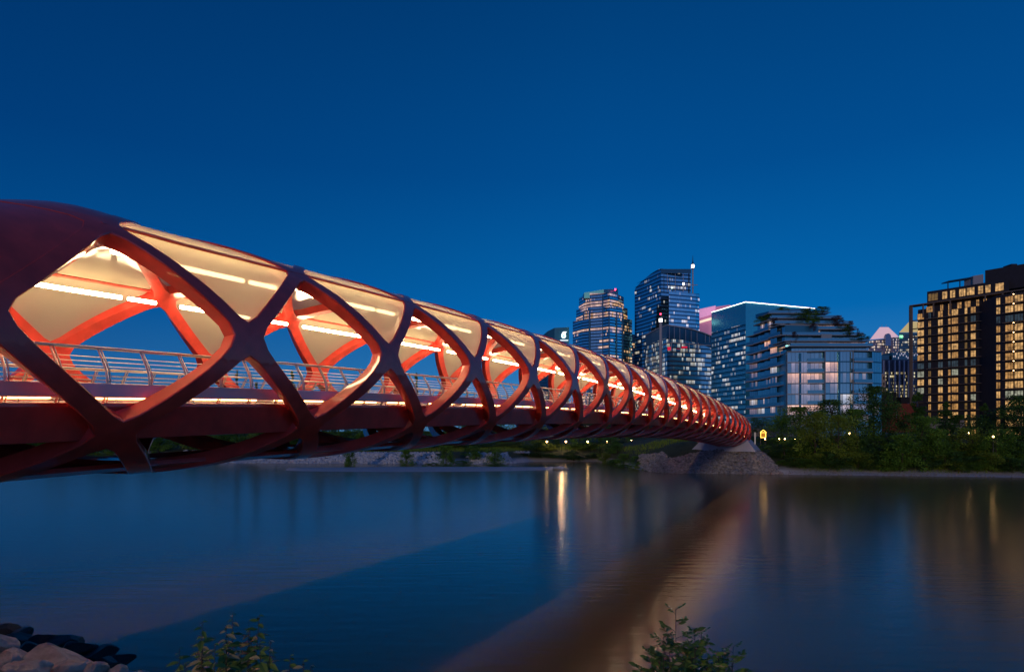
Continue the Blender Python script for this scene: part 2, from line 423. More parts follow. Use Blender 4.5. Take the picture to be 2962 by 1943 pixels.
def ground_mat():
    m, nt, b = newmat('bank_ground'); L = nt.links.new
    t = N(nt, 'ShaderNodeTexCoord'); no = N(nt, 'ShaderNodeTexNoise'); no.inputs['Scale'].default_value = .8; no.inputs['Detail'].default_value = 8
    L(t.outputs['Object'], no.inputs['Vector'])
    se = N(nt, 'ShaderNodeSeparateXYZ'); L(t.outputs['Object'], se.inputs[0])
    mr = N(nt, 'ShaderNodeMapRange'); mr.inputs[1].default_value = .8; mr.inputs[2].default_value = 1.5
    ad = N(nt, 'ShaderNodeMath', operation='ADD'); L(se.outputs['Z'], ad.inputs[0])
    mu = N(nt, 'ShaderNodeMath', operation='MULTIPLY'); L(no.outputs[0], mu.inputs[0]); mu.inputs[1].default_value = .6; L(mu.outputs[0], ad.inputs[1]); L(ad.outputs[0], mr.inputs[0])
    sand = N(nt, 'ShaderNodeValToRGB'); sand.color_ramp.elements[0].color = (.44, .42, .42, 1); sand.color_ramp.elements[1].color = (.62, .58, .57, 1); L(no.outputs[0], sand.inputs[0])
    gr = N(nt, 'ShaderNodeValToRGB'); gr.color_ramp.elements[0].color = (.03, .05, .015, 1); gr.color_ramp.elements[1].color = (.09, .10, .04, 1); L(no.outputs[0], gr.inputs[0])
    mx = N(nt, 'ShaderNodeMix', data_type='RGBA'); L(mr.outputs[0], mx.inputs[0]); L(sand.outputs[0], mx.inputs[6]); L(gr.outputs[0], mx.inputs[7]); L(mx.outputs[2], b.inputs['Base Color'])
    b.inputs['Roughness'].default_value = .95
    bu = N(nt, 'ShaderNodeBump'); bu.inputs['Strength'].default_value = .6; bu.inputs['Distance'].default_value = .2; L(no.outputs[0], bu.inputs['Height']); L(bu.outputs[0], b.inputs['Normal'])
    return m
xs = sorted(set([-1500,-1000,-700,-500,-400,-300,-240,-200] + [-170+3*i for i in range(24)] + [-98+1.0*i for i in range(180)] + [82+4*i for i in range(20)] + [165,200,260,340,450,700,1100,1800]))
ys = sorted(set([-60,-30,-15,-8] + [-4+.7*i for i in range(46)] + [32,40,55,70,80] + [84+1.0*i for i in range(96)] + [183,190,200,212,225,240,270,300,350,420,600,1000,1600,2500]))
mb = MB(); idx = {}
for j, y in enumerate(ys):
    for i, x in enumerate(xs): idx[i, j] = mb.vert((x, y, ground_z(x, y)))
for j in range(len(ys)-1):
    for i in range(len(xs)-1): mb.face((idx[i,j], idx[i+1,j], idx[i+1,j+1], idx[i,j+1]))
tag(mb.build('ground', ground_mat(), None, True), kind='structure')

# ------------------------------------------------------------------ rocks
rockm = plain('rock', (.33, .29, .26), .9, var=.5, scale=2.6, bump=.9)
rock_dark = plain('wet_shaded_rock', (.022, .024, .026), .55, var=.4, scale=2, bump=.4)  # near-black base colour holds the shade under the bridge as well as wetness
near_rock = plain('near_rock', (.52, .40, .30), .9, var=.35, scale=5, bump=1.0)
def rock_verts(seed, n=2, flat=.65, sharp=.92):
    import bmesh
    bm = bmesh.new(); bmesh.ops.create_icosphere(bm, subdivisions=n, radius=1)
    r = random.Random(seed); planes = []
    for _ in range(12):
        v = Vector((r.uniform(-1,1), r.uniform(-1,1), r.uniform(-.6,1))).normalized(); planes.append((v, r.uniform(.48,.80)))
    for v in bm.verts:
        for p, d in planes:
            e = v.co.dot(p) - d
            if e > 0: v.co -= p*e*sharp
        v.co *= 1 + .05*noise.noise(v.co*2.3 + Vector((seed, 0, 0))) + (.025*noise.noise(v.co*9 + Vector((seed, 3, 0))) if n > 3 else 0)
        v.co.z *= flat
    vs = [v.co.copy() for v in bm.verts]; fs = [[v.index for v in f.verts] for f in bm.faces]; bm.free()
    return vs, fs
PROTO = [rock_verts(i*3+1, 1) for i in range(8)]
def riprap(name, pts, mat, label, cat):
    mb = MB(); r = random.Random(len(pts))
    for (x, y, z, sz) in pts:
        vs, fs = PROTO[r.randrange(8)]; a = r.uniform(0, 6.28); c, s = math.cos(a), math.sin(a); sx, sy, sz2 = sz*r.uniform(.75,1.3), sz*r.uniform(.75,1.3), sz*r.uniform(.7,1.2)
        b = len(mb.v)
        for v in vs:
            vx, vy = v.x*sx, v.y*sy; mb.v.append((x + vx*c - vy*s, y + vx*s + vy*c, z + v.z*sz2))
        for f in fs: mb.face([b+q for q in f])
    o = mb.build(name, mat); tag(o, label, cat, kind='stuff'); return o
r = random.Random(3)
pts = []
for _ in range(3600):      # abutment slope
    x = r.uniform(23.4, 43.5); y = interp(SH, x) + r.uniform(-.6, 9.5)**1.0
    z = ground_z(x, y)
    if z < -.3: continue
    if y > 113.2 and 27 < x < 44 and z > 1.8: continue
    pts.append((x, y, z + .10, r.uniform(.16, .45) + (r.uniform(0, .5) if r.random() < .3 else 0)))
riprap('riprap_stone', pts, rockm, 'grey riprap boulders piled on the slope under the far bridge abutment', 'riprap')
pts = []
for _ in range(5200):      # left rock bank
    x = r.uniform(-90, 4); y = interp(SH, x) + r.uniform(-.8, 7.5)*(1 if x > -64 else .6)
    z = ground_z(x, y)
    if noise.noise(Vector((x*.12, y*.1, 5))) < -.28: continue
    pts.append((x, y, z + .02, r.uniform(.2, .62)))
bankrock = plain('bank_rock', (.58, .57, .57), .85, var=.3, scale=1.6, bump=.5)
riprap('bank_rubble', pts, bankrock, 'pale rubble lining the far bank left of the channel behind the sand spit', 'rubble')
pts = []
for _ in range(900):       # pebbly shore on the right
    x = r.uniform(44, 140); y = interp(SH, x) + r.uniform(-.3, 1.6)
    pts.append((x, y, ground_z(x, y), r.uniform(.07, .2)))
riprap('shore_pebbles', pts, rockm, 'thin line of pale pebbles at the foot of the right bank', 'pebbles')

# near boulders, each its own thing
def at_ground(px, y):
    x = (px - CX)/F*y; return x, y, ground_z(x, y)
def boulder(px, py, Zd, wpx, mat, label, group, seed, flat=.62, rz=None):
    x = (px-CX)/F*Zd; z = EYE + (HY-py)*Zd/F; rad = wpx*Zd/F/2
    vs, fs = rock_verts(seed, 4, flat, 1.0); mb = MB(); rr = random.Random(seed); a = rr.uniform(0, 6.28) if rz is None else rz
    for v in vs:
        mb.v.append(((v.x*math.cos(a) - v.y*math.sin(a))*rad*1.12, (v.x*math.sin(a) + v.y*math.cos(a))*rad, v.z*rad*1.15))
    for f in fs: mb.face(f)
    o = mb.build('boulder', mat, None, True, 24); o.location = (x, Zd, z); tag(o, label, 'boulder', group); return o
PALE = 'pale boulders on the near bank'; DARK = 'wet shaded boulders at the near waterline'
NB = .56    # the pale row stands closer to the camera
B = [  # px, py, Z, width px, label
    (0, 1866, 15.5, 85, 'small upright pale boulder cut by the left edge of the picture'),
    (20, 1915, 14.2, 110, 'broad pale boulder in the bottom left corner below the upright one'),
    (165, 1925, 14.2, 190, 'largest pale boulder in the bottom left corner, with a flat slanting top'),
    (213, 1932, 13.4, 100, 'blue-grey rounded boulder leaning on the right flank of the largest pale one'),
    (90, 1950, 13.0, 150, 'low buff boulder at the bottom edge between the largest pale one and the corner'),
    (262, 1945, 13.3, 90, 'flat pale boulder touching the bottom edge right of the blue-grey one'),
    (333, 1948, 13.4, 72, 'small pale boulder at the bottom edge, second last of the pale row'),
    (410, 1952, 13.4, 62, 'smallest pale boulder, last on the right of the pale row at the bottom edge'),
    (44, 1884, 15.0, 50, 'small brown boulder tucked between the upright one and the largest pale one'),
    (595, 1940, 12.8, 60, 'small pale stone half hidden at the foot of the left leafy weeds'),
]
for i, (px, py, Zd, wp, lb) in enumerate(B): boulder(px, py, Zd*NB, wp*1.05, near_rock, lb, PALE, 40+i)
Bd = [(15, 1822, 19.5, 70, 'wet shaded boulder at the left edge, topmost of the dark ones by the water'),
      (62, 1828, 19.2, 60, 'wet shaded boulder with a humped top just right of the topmost one'),
      (40, 1850, 18.0, 110, 'wet shaded boulder behind the small upright pale one'),
      (130, 1850, 17.8, 80, 'wet shaded boulder lying above the peak of the largest pale boulder'),
      (190, 1855, 17.8, 110, 'long wet shaded boulder, highest of the middle dark ones'),
      (225, 1880, 17.0, 110, 'wet shaded boulder directly behind the blue-grey rounded one'),
      (85, 1872, 16.8, 70, 'wet shaded bluish boulder between the upright pale one and the largest pale one'),
      (290, 1893, 16.8, 110, 'wet shaded boulder halfway between the pale row and the open water'),
      (345, 1905, 16.6, 80, 'wet shaded boulder with a curved black edge near the end of the dark ones'),
      (300, 1925, 15.6, 100, 'wet shaded boulder low behind the flat pale boulder at the bottom edge'),
      ]
for i, (px, py, Zd, wp, lb) in enumerate(Bd): boulder(px, py, Zd, wp, rock_dark, lb, DARK, 70+i, .5)

# ------------------------------------------------------------------ far abutment
ab = empty('bridge_abutment', bp(21.6, 0, -2.2), 'white trapezoid concrete abutment carrying the far end of the red footbridge', 'abutment')
def abp(a, s, z): x, y, _ = bp(s, a, 0); return (x, y, z)
mb = MB(); t, b_ = 5.45, 3.45
mb.hexa([abp(-4.9,21.75,b_),abp(5.9,21.75,b_),abp(5.9,23.4,b_),abp(-4.9,23.4,b_),abp(-3.3,22.05,t),abp(4.2,22.05,t),abp(4.2,23.2,t),abp(-3.3,23.2,t)])
mb.build('pier_cap', plain('white_concrete', (.60, .60, .63), .6, var=.08, scale=.8), ab)
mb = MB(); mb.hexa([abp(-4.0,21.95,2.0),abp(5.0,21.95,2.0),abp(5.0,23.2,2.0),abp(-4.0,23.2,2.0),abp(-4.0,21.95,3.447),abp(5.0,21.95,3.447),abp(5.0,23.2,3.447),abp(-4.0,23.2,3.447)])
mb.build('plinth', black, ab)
mb = MB(); mb.hexa([abp(-.6,21.78,2.75),abp(4.9,21.78,2.75),abp(4.9,21.95,2.75),abp(-.6,21.95,2.75),abp(-.6,21.78,3.0),abp(4.9,21.78,3.0),abp(4.9,21.95,3.0),abp(-.6,21.95,3.0)])
mb.build('ledge', concrete, ab)

# ------------------------------------------------------------------ city
def PX(px, Z): return ((px - CX)/F*Z, Z)
def HT(py, Z): return EYE + (HY - py)*Z/F
def lerp(a, b, t): return a + (b-a)*t
def tower(name, verts, depth, pitch, pane_w, mat, wall, label, z0=4.5, sub=1, group=None, gap=.12, roof_skip=0, cat='skyscraper', band='window_band', m_top=0):
    """verts: [(px, Z, top_py)] along the visible front, left to right"""
    pts = []
    for (a, b) in zip(verts, verts[1:]):
        for k in range(sub):
            t = k/sub; Z = lerp(a[1], b[1], t); px = lerp(a[0], b[0], t); x, y = PX(px, Z); pts.append((x, y, lerp(HT(a[2], a[1]), HT(b[2], b[1]), t)))
    px, Z, ty = verts[-1]; x, y = PX(px, Z); pts.append((x, y, HT(ty, Z)))
    cx = (pts[0][0]+pts[-1][0])/2; cy = max(p[1] for p in pts)
    o = empty(name, (cx, cy, z0), label, cat, group)
    poly = [(x, y) for x, y, _ in pts]; tops = [t for _, _, t in pts]
    mb = MB(); kr, kl = 1+depth/pts[-1][1], 1+depth/pts[0][1]; back = [(pts[-1][0]*kr-1, pts[-1][1]*kr), (pts[0][0]*kl+1, pts[0][1]*kl)]
    mb.prism(poly + back, z0, tops + [tops[-1], tops[0]]); mb.build('wall', wall, o)
    k = 0; z = z0
    zmax = max(tops) - m_top
    while z < zmax:
        mb = MB(); u = 0
        for (x0, y0, t0), (x1, y1, t1) in zip(pts, pts[1:]):
            L = math.hypot(x1-x0, y1-y0); nx, ny = (y1-y0)/L*.12, -(x1-x0)/L*.12
            a0, a1 = min(z+pitch*(1-gap), t0-m_top), min(z+pitch*(1-gap), t1-m_top)
            u1 = u + L/pane_w
            if a0 > z+.3 or a1 > z+.3:
                a0, a1 = max(a0, z+.05), max(a1, z+.05)
                v0, v1 = (a0-z)/(pitch*(1-gap))*.999, (a1-z)/(pitch*(1-gap))*.999
                mb.quad((x0+nx, y0+ny, z), (x1+nx, y1+ny, z), (x1+nx, y1+ny, a1), (x0+nx, y0+ny, a0), [(u, k), (u1, k), (u1, k+v1), (u, k+v0)])
            u = u1
        if mb.v: mb.build(band, mat, o)
        z += pitch; k += 1
    return o
def px_box(mb, x0, x1, y0, y1, Z, d, m=0):      # box whose front face covers these photo pixels at distance Z
    a, b = PX(x0, Z)[0], PX(x1, Z)[0]; mb.box(a, Z, HT(y1, Z), b, Z+d, HT(y0, Z), m)
wall_navy = plain('dark_mullion', (.04, .13, .19), .3, metal=.7)
wall_teal = plain('teal_spandrel', (.04, .20, .28), .35, metal=.6)
mast_m = plain('mast_grey', (.40, .40, .46), .6)
red_lamp = emis('aviation_red', (1, .03, .08), 12)
white_lamp = emis('white_lantern', (1, .92, .85), 4)

# stepped octagonal tower
gA = facade_mat('gold_lit_glazing', (.52, .92, 1.0), .12, .92, .40, (1, .50, .15), 1.1, 3, rows=.028, clump=.05, frame=(.02, .04, .06)); gA2 = facade_mat('upper_gold_lit_glazing', (.52, .92, 1.0), .12, .92, .42, (1, .50, .16), 1.0, 6, rows=.30, clump=.05, frame=(.02, .04, .06))
V = [(1657,742,929),(1684,722,925),(1708,714,922),(1742,708,916),(1763,700,914),(1800,712,922),(1828,727,925)]
tA = tower('stepped_tower', V, 50, 3.35, 1.6, gA, wall_navy, 'stepped glass tower with gold-lit office floors and a sloping crown left of the tallest tower')
for nm, V2, p0 in (('tier', [(1667,745,896),(1690,724,892),(1708,717,888),(1742,711,888),(1763,703,886),(1800,714,890),(1815,732,893)], 920),
               ('tier', [(1675,746,862),(1690,728,853),(1708,720,848),(1742,714,848),(1763,706,848),(1787,716,852),(1804,734,860)], 888)):
    V3 = [(a, b+.8, c) for a, b, c in V2]
    t = tower('tier', V3, 42, 3.35, 1.6, gA2, wall_navy, None, z0=HT(p0, 705) - ((HT(p0, 705)-4.5) % 3.35))
    t.parent = tA; t.matrix_parent_inverse = parent_inv(tA); del t['category']
mb = MB(); x0, x1, x2 = PX(1690, 722)[0], PX(1745, 722)[0], PX(1788, 722)[0]
mb.prism([(x0, 723), (x1, 718), (x2, 722), (x2, 750), (x0, 750)], HT(862, 722), [HT(846, 722), HT(838, 720), HT(835, 722), HT(835, 722), HT(846, 722)]); mb.build('crown', wall_teal, tA)
for a, b in ((1686, 1690), (1703, 1708), (1742, 1746), (1760, 1764), (1782, 1786), (1800, 1803)):
    mb = MB(); Zf = {1686:722, 1703:713.5, 1742:707, 1760:699.5, 1782:705, 1800:711}[a]; px_box(mb, a, b, 900 if a != 1742 else 856, 1200, Zf, 1.0); mb.build('pilaster', wall_navy, tA)
mb = MB(); px_box(mb, 1778, 1781.5, 835, 839, 715, 1.2); o = mb.build('beacon', red_lamp, tA)

# tallest tower with sloping roof
gB = facade_mat('blue_glazing', (.45, .72, .80), .10, .93, .37, (1, .84, .52), .8, 11, clump=.13, frame=(.015, .03, .05))
gB2 = facade_mat('pale_blue_glazing', (.75, .98, 1.0), .14, .90, .40, (1, .74, .48), .9, 17, clump=.16, frame=(.10, .16, .24))
tB = tower('sloping_roof_tower', [(1836,790,838),(1841,788,829),(1858,776,812),(1880,759,794),(1900,743,781),(1912,735,777),(1934,738,779),(1998,746,787)], 60, 4.25, 1.5, gB, wall_navy,
           'tallest dark blue glass tower with a sloping roof edge behind the slim lantern shaft', sub=1, m_top=0)
t = tower('annexe', [(1934.5,716,843),(1985,724,847),(2012,729,850),(2023,733,850)], 20, 4.3, 1.5, gB2, wall_teal, None); t.parent = tB; t.matrix_parent_inverse = parent_inv(tB); del t['category']
mb = MB(); px_box(mb, 1912, 1999, 778, 790, 734.5, .8); mb.build('plant_screen', wall_navy, tB)
mb = MB(); Zr = 732; x, _ = PX(1975, Zr); mb.box(x-.4, Zr-2, HT(845, Zr), x+.4, Zr-1, HT(822, Zr)); mb.box(x, Zr-2, HT(826, Zr), PX(2017, Zr)[0], Zr-1, HT(824.5, Zr)); mb.build('roof_davit', mast_m, tB)
mb = MB(); px_box(mb, 1975, 1980, 818, 824, 729, 1); mb.build('flood_lamp', white_lamp, tB)
for x in (1930, 1953, 1976):
    mb = MB(); px_box(mb, x, x+1.0, 792, 843, 733, .5); mb.build('facade_rib', mast_m, tB)

# slender masts with lit lanterns
def mast(px, Z, py_top, py_bot, wpx, lant, label, tip=None, beacon=None):
    x, y = PX(px, Z); o = empty('lantern_mast', (x, y, 4.5), label, 'mast'); k = Z/F
    mb = MB(); r = wpx*k/2; mb.tube([(x, y, HT(py_bot, Z)), (x, y, HT(lant[1], Z)-.2)], [r, r*.96], 16); mb.build('shaft', mast_m, o, True, 40)
    mb = MB(); h0, h1 = HT(lant[1], Z), HT(lant[0], Z); w_ = lant[2]*k/2; mb.tube([(x, y, h0), (x, y, h1)], w_, 8); mb.build('lantern', white_lamp, o)
    mb = MB(); mb.tube([(x, y, h1+.1), (x, y, h1+1.0)], w_*1.15, 8); mb.tube([(x, y, h0-.9), (x, y, h0-.1)], w_*1.15, 8); mb.build('lantern_rim', mast_m, o)
    if tip:
        mb = MB(); mb.tube([(x, y, h1), (x, y, HT(tip[0], Z)), (x, y, HT(tip[1], Z))], [1.2*k*3, 1.0*k*1.6, .3*k], 8); mb.build('spire', wall_navy, o)
    if beacon:
        mb = MB(); px_box(mb, px-1.6, px+1.6, beacon-1.8, beacon+1.4, Z-1, 1.0); mb.build('beacon', red_lamp, o)
mast(1911, 560, 921, 1230, 9, (922, 931, 10), 'slim round grey shaft with a bright square lantern in front of the tallest tower', beacon=908)
mast(2004, 742, 766, 850, 4, (766, 775, 8), 'dark mast with white lantern and thin spire at the right side of the tallest tower', tip=(757, 738))

# curved-roof glass block
gC = facade_mat('office_glazing', (.40, .62, .70), .10, .9, .47, (1, .86, .55), .6, 23, clump=.21, frame=(.02, .025, .03), low=.10)
tC = tower('curved_roof_offices', [(1868,650,968),(1885,636,958),(1905,618,948),(1930,596,939),(1946,597,941),(1980,600,946),(2010,603,953),(2035,606,961),(2062,610,972)], 40, 4.1, 1.5, gC, wall_navy,
           'glass office block with a curved pale roof rim and red panels below the tallest tower', m_top=12)
def along(o, name, verts, dy, th, proud, mat, lift=0):   # trim following a polyline of (px, Z, py)
    mb = MB(); P = [(*PX(a, b - proud), HT(c, b) + lift) for a, b, c in verts]
    for p, q in zip(P, P[1:]):
        mb.hexa([(p[0],p[1],p[2]-dy),(q[0],q[1],q[2]-dy),(q[0],q[1]+th,q[2]-dy),(p[0],p[1]+th,p[2]-dy),(p[0],p[1],p[2]),(q[0],q[1],q[2]),(q[0],q[1]+th,q[2]),(p[0],p[1]+th,p[2])])
    return mb.build(name, mat, o)
rimm = plain('pale_rim', (.42, .44, .52), .5)
along(tC, 'roof_rim', [(1868,650,968),(1885,636,958),(1905,618,948),(1930,596,939),(1946,597,941),(1980,600,946),(2010,603,953),(2035,606,961),(2062,610,972)], .9, 2, 1.5, rimm)
along(tC, 'terrace_rim', [(1917,606,997),(1930,596,991),(1946,597,990),(1980,600,993),(2010,603,995),(2062,610,999)], .7, 2, 1.6, rimm)
for x in (1942, 1968.5, 1994, 2020):
    mb = MB(); px_box(mb, x-1, x+1, 991, 1014, 593, .6); mb.build('terrace_column', rimm, tC)
for i, y in enumerate((1014, 1028, 1041, 1054, 1067, 1080, 1093, 1106, 1119, 1132)):
    along(tC, 'sun_louvre', [(1937, 596, y), (1980, 600, y+2.5), (2062, 610, y+8)], .22, .4, 1.5, wall_navy)
    along(tC, 'sun_louvre', [(1937, 596, y+2.2), (1980, 600, y+4.7), (2062, 610, y+10)], .16, .4, 1.5, rimm)
redp = emis('red_screen', (.8, .01, .05), .7)
mb = MB(); px_box(mb, 1931, 1940, 1003, 1013, 592, .4); mb.build('red_panel', redp, tC)
mb = MB(); px_box(mb, 1972, 1988, 1001.5, 1006, 594, .4); mb.build('red_panel', redp, tC)
for x in (1936, 1950, 1966, 1983, 1999, 2016, 2040, 2052):
    Zc = 594 + max(0, (x-1936))*.11; mb = MB(); px_box(mb, x, x+.9, 944 + max(0, x-1950)*.24, 990, Zc-.5, .3); mb.build('facade_rib', mast_m, tC)

# pink finned tower
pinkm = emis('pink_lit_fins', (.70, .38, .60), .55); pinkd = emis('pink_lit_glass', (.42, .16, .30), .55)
o = empty('pink_finned_building', (PX(2045, 850)[0], 850, 4.5), 'pink-lit building with white vertical fins between the tallest tower and the sharp-roofed block', 'building')
mb = MB(); x0, x1 = PX(2021, 850)[0], PX(2110, 850)[0]; mb.prism([(x0, 858), (x1, 846), (x1, 890), (x0, 890)], 4.5, [HT(893, 855), HT(883, 850), HT(883, 850), HT(893, 855)]); mb.build('wall', pinkd, o)
for i in range(16):
    px = 2022 + i*3.1; mb = MB(); Zc = 853 - i*.5; mb.box(PX(px, Zc)[0], Zc, HT(920-i*.9, Zc), PX(px+1.6, Zc)[0], Zc+2, HT(894-i*.7, Zc)); mb.build('fin', pinkm, o)
along(o, 'lit_storey', [(2024, 853, 928), (2062, 848, 917)], 3.2, 1, 1, emis('warm_storey', (1, .8, .6), .9))

# sharp-roofed block with lit edge
gD = facade_mat('teal_glazing', (.25, .60, .62), .16, .8, .43, (1, .80, .52), .75, 31, clump=.12, low=.22, high=.85, frame=(.012, .055, .085), mull=.06)
wD = plain('teal_glass_wall', (.10, .50, .54), .22, metal=.75)
tD = tower('sharp_roof_block', [(2058,527,903),(2157,480,873)], 40, 3.62, 1.4, gD, wD, 'teal glass block with its roof edge traced by a bright white line', m_top=16)
mb = MB(); a = PX(2157, 480); b = PX(2362, 506); mb.prism([a, b, (b[0], 560), (a[0], 560)], 4.5, [HT(873, 480), HT(892.5, 506), HT(892.5, 506), HT(873, 480)]); mb.build('wall', wD, tD)
along(tD, 'roof_light_strip', [(2058,527,903),(2157,480,873),(2358,505.5,892)], .26, .4, .8, emis('roof_strip', (1, .74, .66), 6))

# small block with the emblem
gE = facade_mat('dim_glazing', (.10, .26, .36), .2, .8, .30, (1, .8, .5), .8, 41, clump=.3)
tE = tower('emblem_building', [(1545,820,980),(1572,812,968),(1584,806,958),(1604,800,948),(1646,800,946)], 50, 3.8, 1.6, gE, wall_teal, 'low dim office building with a glowing white curled emblem, farthest left of the skyline', m_top=34)
mb = MB(); Ze = 798.6; k = Ze/F
def ep(px, py, y=Ze): return (PX(px, Ze)[0], y, HT(py, Ze))
ring = []
for i in range(29):      # bowl ring of the emblem
    t = 2*math.pi*i/28; ring.append(((1630.5 + 6.6*math.cos(t), 971.8 + 6.4*math.sin(t)), (1630.8 + 2.4*math.cos(t), 971.4 + 2.4*math.sin(t))))
for (p, q), (p2, q2) in zip(ring, ring[1:]):
    mb.hexa([ep(*p), ep(*p2), ep(*q2), ep(*q), ep(*p, Ze+.5), ep(*p2, Ze+.5), ep(*q2, Ze+.5), ep(*q, Ze+.5)])
out = [(1624, 971), (1624.5, 966), (1626.5, 962), (1629, 959), (1639.3, 958.8), (1636.8, 962.5), (1635.6, 966.5), (1630, 966.6), (1627.4, 968.6)]
mb2 = MB(); n = len(out); i0 = len(mb.v); mb.v += [ep(*p, Ze-.05) for p in out] + [ep(*p, Ze+.5) for p in out]; mb.face([i0+i for i in range(n)]); mb.face([i0+n+i for i in range(n)][::-1])
for i in range(n): mb.face((i0+i, i0+(i+1) % n, i0+n+(i+1) % n, i0+n+i))
mb.build('emblem', emis('emblem_white', (.85, .95, 1), 1.6), tE)
mb = MB(); px_box(mb, 1628.6, 1633.0, 969.2, 973.8, Ze+.2, .3); mb.build('emblem_centre', emis('emblem_teal', (.02, .75, .62), .9), tE)
mb = MB(); px_box(mb, 1620, 1643.5, 982.5, 985.5, Ze, .5); mb.build('sign_strip', emis('strip_white', (.85, .95, 1), 1.0), tE)
tower('slim_infill_building', [(1824,900,966),(1838,900,968)], 30, 3.6, 1.8, gA, wall_navy, 'narrow building sliver squeezed between the stepped tower and the tallest tower', cat='building')

# pyramid-topped pair
gF = facade_mat('stone_glazing', (.30, .26, .34), .3, .5, .50, (1, .72, .42), 1.0, 53, clump=.5)
wF = plain('mauve_stone', (.22, .19, .26), .6)
tF = tower('pyramid_roof_tower', [(2504,985,1003),(2518,972,984),(2552,970,984),(2600,980,975)], 40, 4.0, 1.6, gF, wF, 'tower with a glowing pink pyramid roof and rounded arch behind the terraced flats', m_top=.3)
mb = MB(); Zp = 985; P = [(*PX(2516, 972), HT(982, 972)), (*PX(2600, 978), HT(974, 978)), (*PX(2598, 1010), HT(974, 1010)), (*PX(2520, 1010), HT(980, 1010))]
Q = [(*PX(2545, 990), HT(946, 990)), (*PX(2570, 990), HT(946, 990)), (*PX(2570, 996), HT(946, 996)), (*PX(2545, 996), HT(946, 996))]
mb.hexa(P + Q); mb.build('pyramid_roof', emis('pyramid_glow', (.80, .52, .58), .62), tF)
mb = MB(); px_box(mb, 2553, 2561, 1000, 1200, 969, 2); px_box(mb, 2578, 2584, 985, 1200, 969, 2); mb.build('stone_pier', wF, tF)
mb = MB(); Za = 966; arc = [(2569.5 + 8*math.cos(R(a_)), 974 - 10*math.sin(R(a_))) for a_ in range(0, 181, 15)]
mb.prism([(0,0),(1,0),(1,1)], 0, .01) if False else None
i0 = len(mb.v); pts_ = arc + [(2561.5, 1000), (2577.5, 1000)]; n = len(pts_)
mb.v += [(PX(a_, Za)[0], Za, HT(b_, Za)) for a_, b_ in pts_] + [(PX(a_, Za)[0], Za+4, HT(b_, Za)) for a_, b_ in pts_]
mb.face([i0+i for i in range(n)][::-1]); mb.face([i0+n+i for i in range(n)])
for i in range(n): mb.face((i0+i, i0+(i+1) % n, i0+n+(i+1) % n, i0+n+i))
mb.build('arched_gable', plain('arch_glass', (.16, .22, .34), .2, metal=.6), tF)
mb = MB()
for px in (2551, 2563): mb.tube([(*PX(px, 992), HT(946, 992)), (*PX(px, 992), HT(939, 992))], .25, 5)
mb.build('antenna', mast_m, tF)
tG = tower('pyramid_roof_tower', [(2600,1010,962),(2700,1000,962)], 40, 4.0, 1.6, facade_mat('dark_glazing', (.06, .14, .18), .2, .8, .46, (1, .8, .45), .9, 61, clump=.3), wall_navy,
           'dark tower with a yellow-lit sloping roof and a small green sign', m_top=4)
mb = MB(); P = [(*PX(2601, 1006), HT(961, 1006)), (*PX(2700, 1000), HT(961, 1000)), (*PX(2700, 1040), HT(961, 1040)), (*PX(2606, 1040), HT(961, 1040))]
Q = [(*PX(2630, 1018), HT(930, 1018)), (*PX(2670, 1018), HT(930, 1018)), (*PX(2670, 1024), HT(930, 1024)), (*PX(2630, 1024), HT(930, 1024))]
mb.hexa(P + Q); mb.build('pyramid_roof', emis('yellow_roof_glow', (.62, .48, .20), .6), tG)
mb = MB(); px_box(mb, 2602, 2612, 968.5, 978.5, 1003, .5); mb.build('sign_board', emis('green_sign', (.03, .55, .22), .8), tG)
fc = bpy.data.curves.new('sign_text', 'FONT'); fc.body = 'TD'; fc.size = 4.6; fc.align_x = 'CENTER'; fc.align_y = 'CENTER'; fc.extrude = .1
fo = bpy.data.objects.new('sign_text', fc); C.objects.link(fo); dg = bpy.context.evaluated_depsgraph_get()
me = bpy.data.meshes.new_from_object(fo.evaluated_get(dg)); bpy.data.objects.remove(fo); me.materials.clear(); me.materials.append(emis('sign_white', (.8, 1, .85), 1.3))
to = bpy.data.objects.new('sign_text', me); C.objects.link(to); to.location = (PX(2607, 1002.7)[0], 1002.7, HT(973.5, 1002.7)); to.rotation_euler = (R(90), 0, 0); to.parent = tG; to.matrix_parent_inverse = parent_inv(tG)

# white-finned hall, brick buildings in the gap
o = empty('white_fin_building', (PX(2600, 330)[0], 330, 4.5), 'grey building with tall white vertical fins in the gap between the two apartment buildings', 'building')
mb = MB(); px_box(mb, 2548, 2660, 1040, 1240, 330, 30); mb.build('wall', plain('slate', (.10, .10, .14), .6), o)
gH = facade_mat('hall_glazing', (.05, .06, .08), .2, .6, .47, (1, .76, .32), .9, 71, clump=1.3)
for j in range(9):
    y = 1076 + j*9.5; mb = MB(); a, b = PX(2560, 329.6), PX(2650, 329.6); mb.quad((*a, HT(y+7.5, 330)), (*b, HT(y+7.5, 330)), (*b, HT(y, 330)), (*a, HT(y, 330)), [(0, j), (26, j), (26, j+.99), (0, j+.99)]); mb.build('window_band', gH, o)
finm = plain('white_fin', (.62, .58, .66), .6)
for px, yb in ((2557, 1080), (2572.5, 1200), (2589.5, 1200), (2602.5, 1200), (2616, 1200), (2629, 1200), (2641, 1200)):
    mb = MB(); px_box(mb, px-1.4, px+1.4, 1042, yb, 328.6, .8); mb.build('fin', finm, o)
o = empty('dashed_dark_building', (PX(2620, 420)[0], 420, 4.5), 'dark blue building with scattered short white light dashes above the white-finned one', 'building')
mb = MB(); px_box(mb, 2580, 2665, 1019, 1200, 420, 30); px_box(mb, 2550, 2572, 1027, 1200, 421, 20); mb.build('wall', wall_navy, o)
r = random.Random(5); dashm = emis('dash_light', (.62, .60, .75), .6)
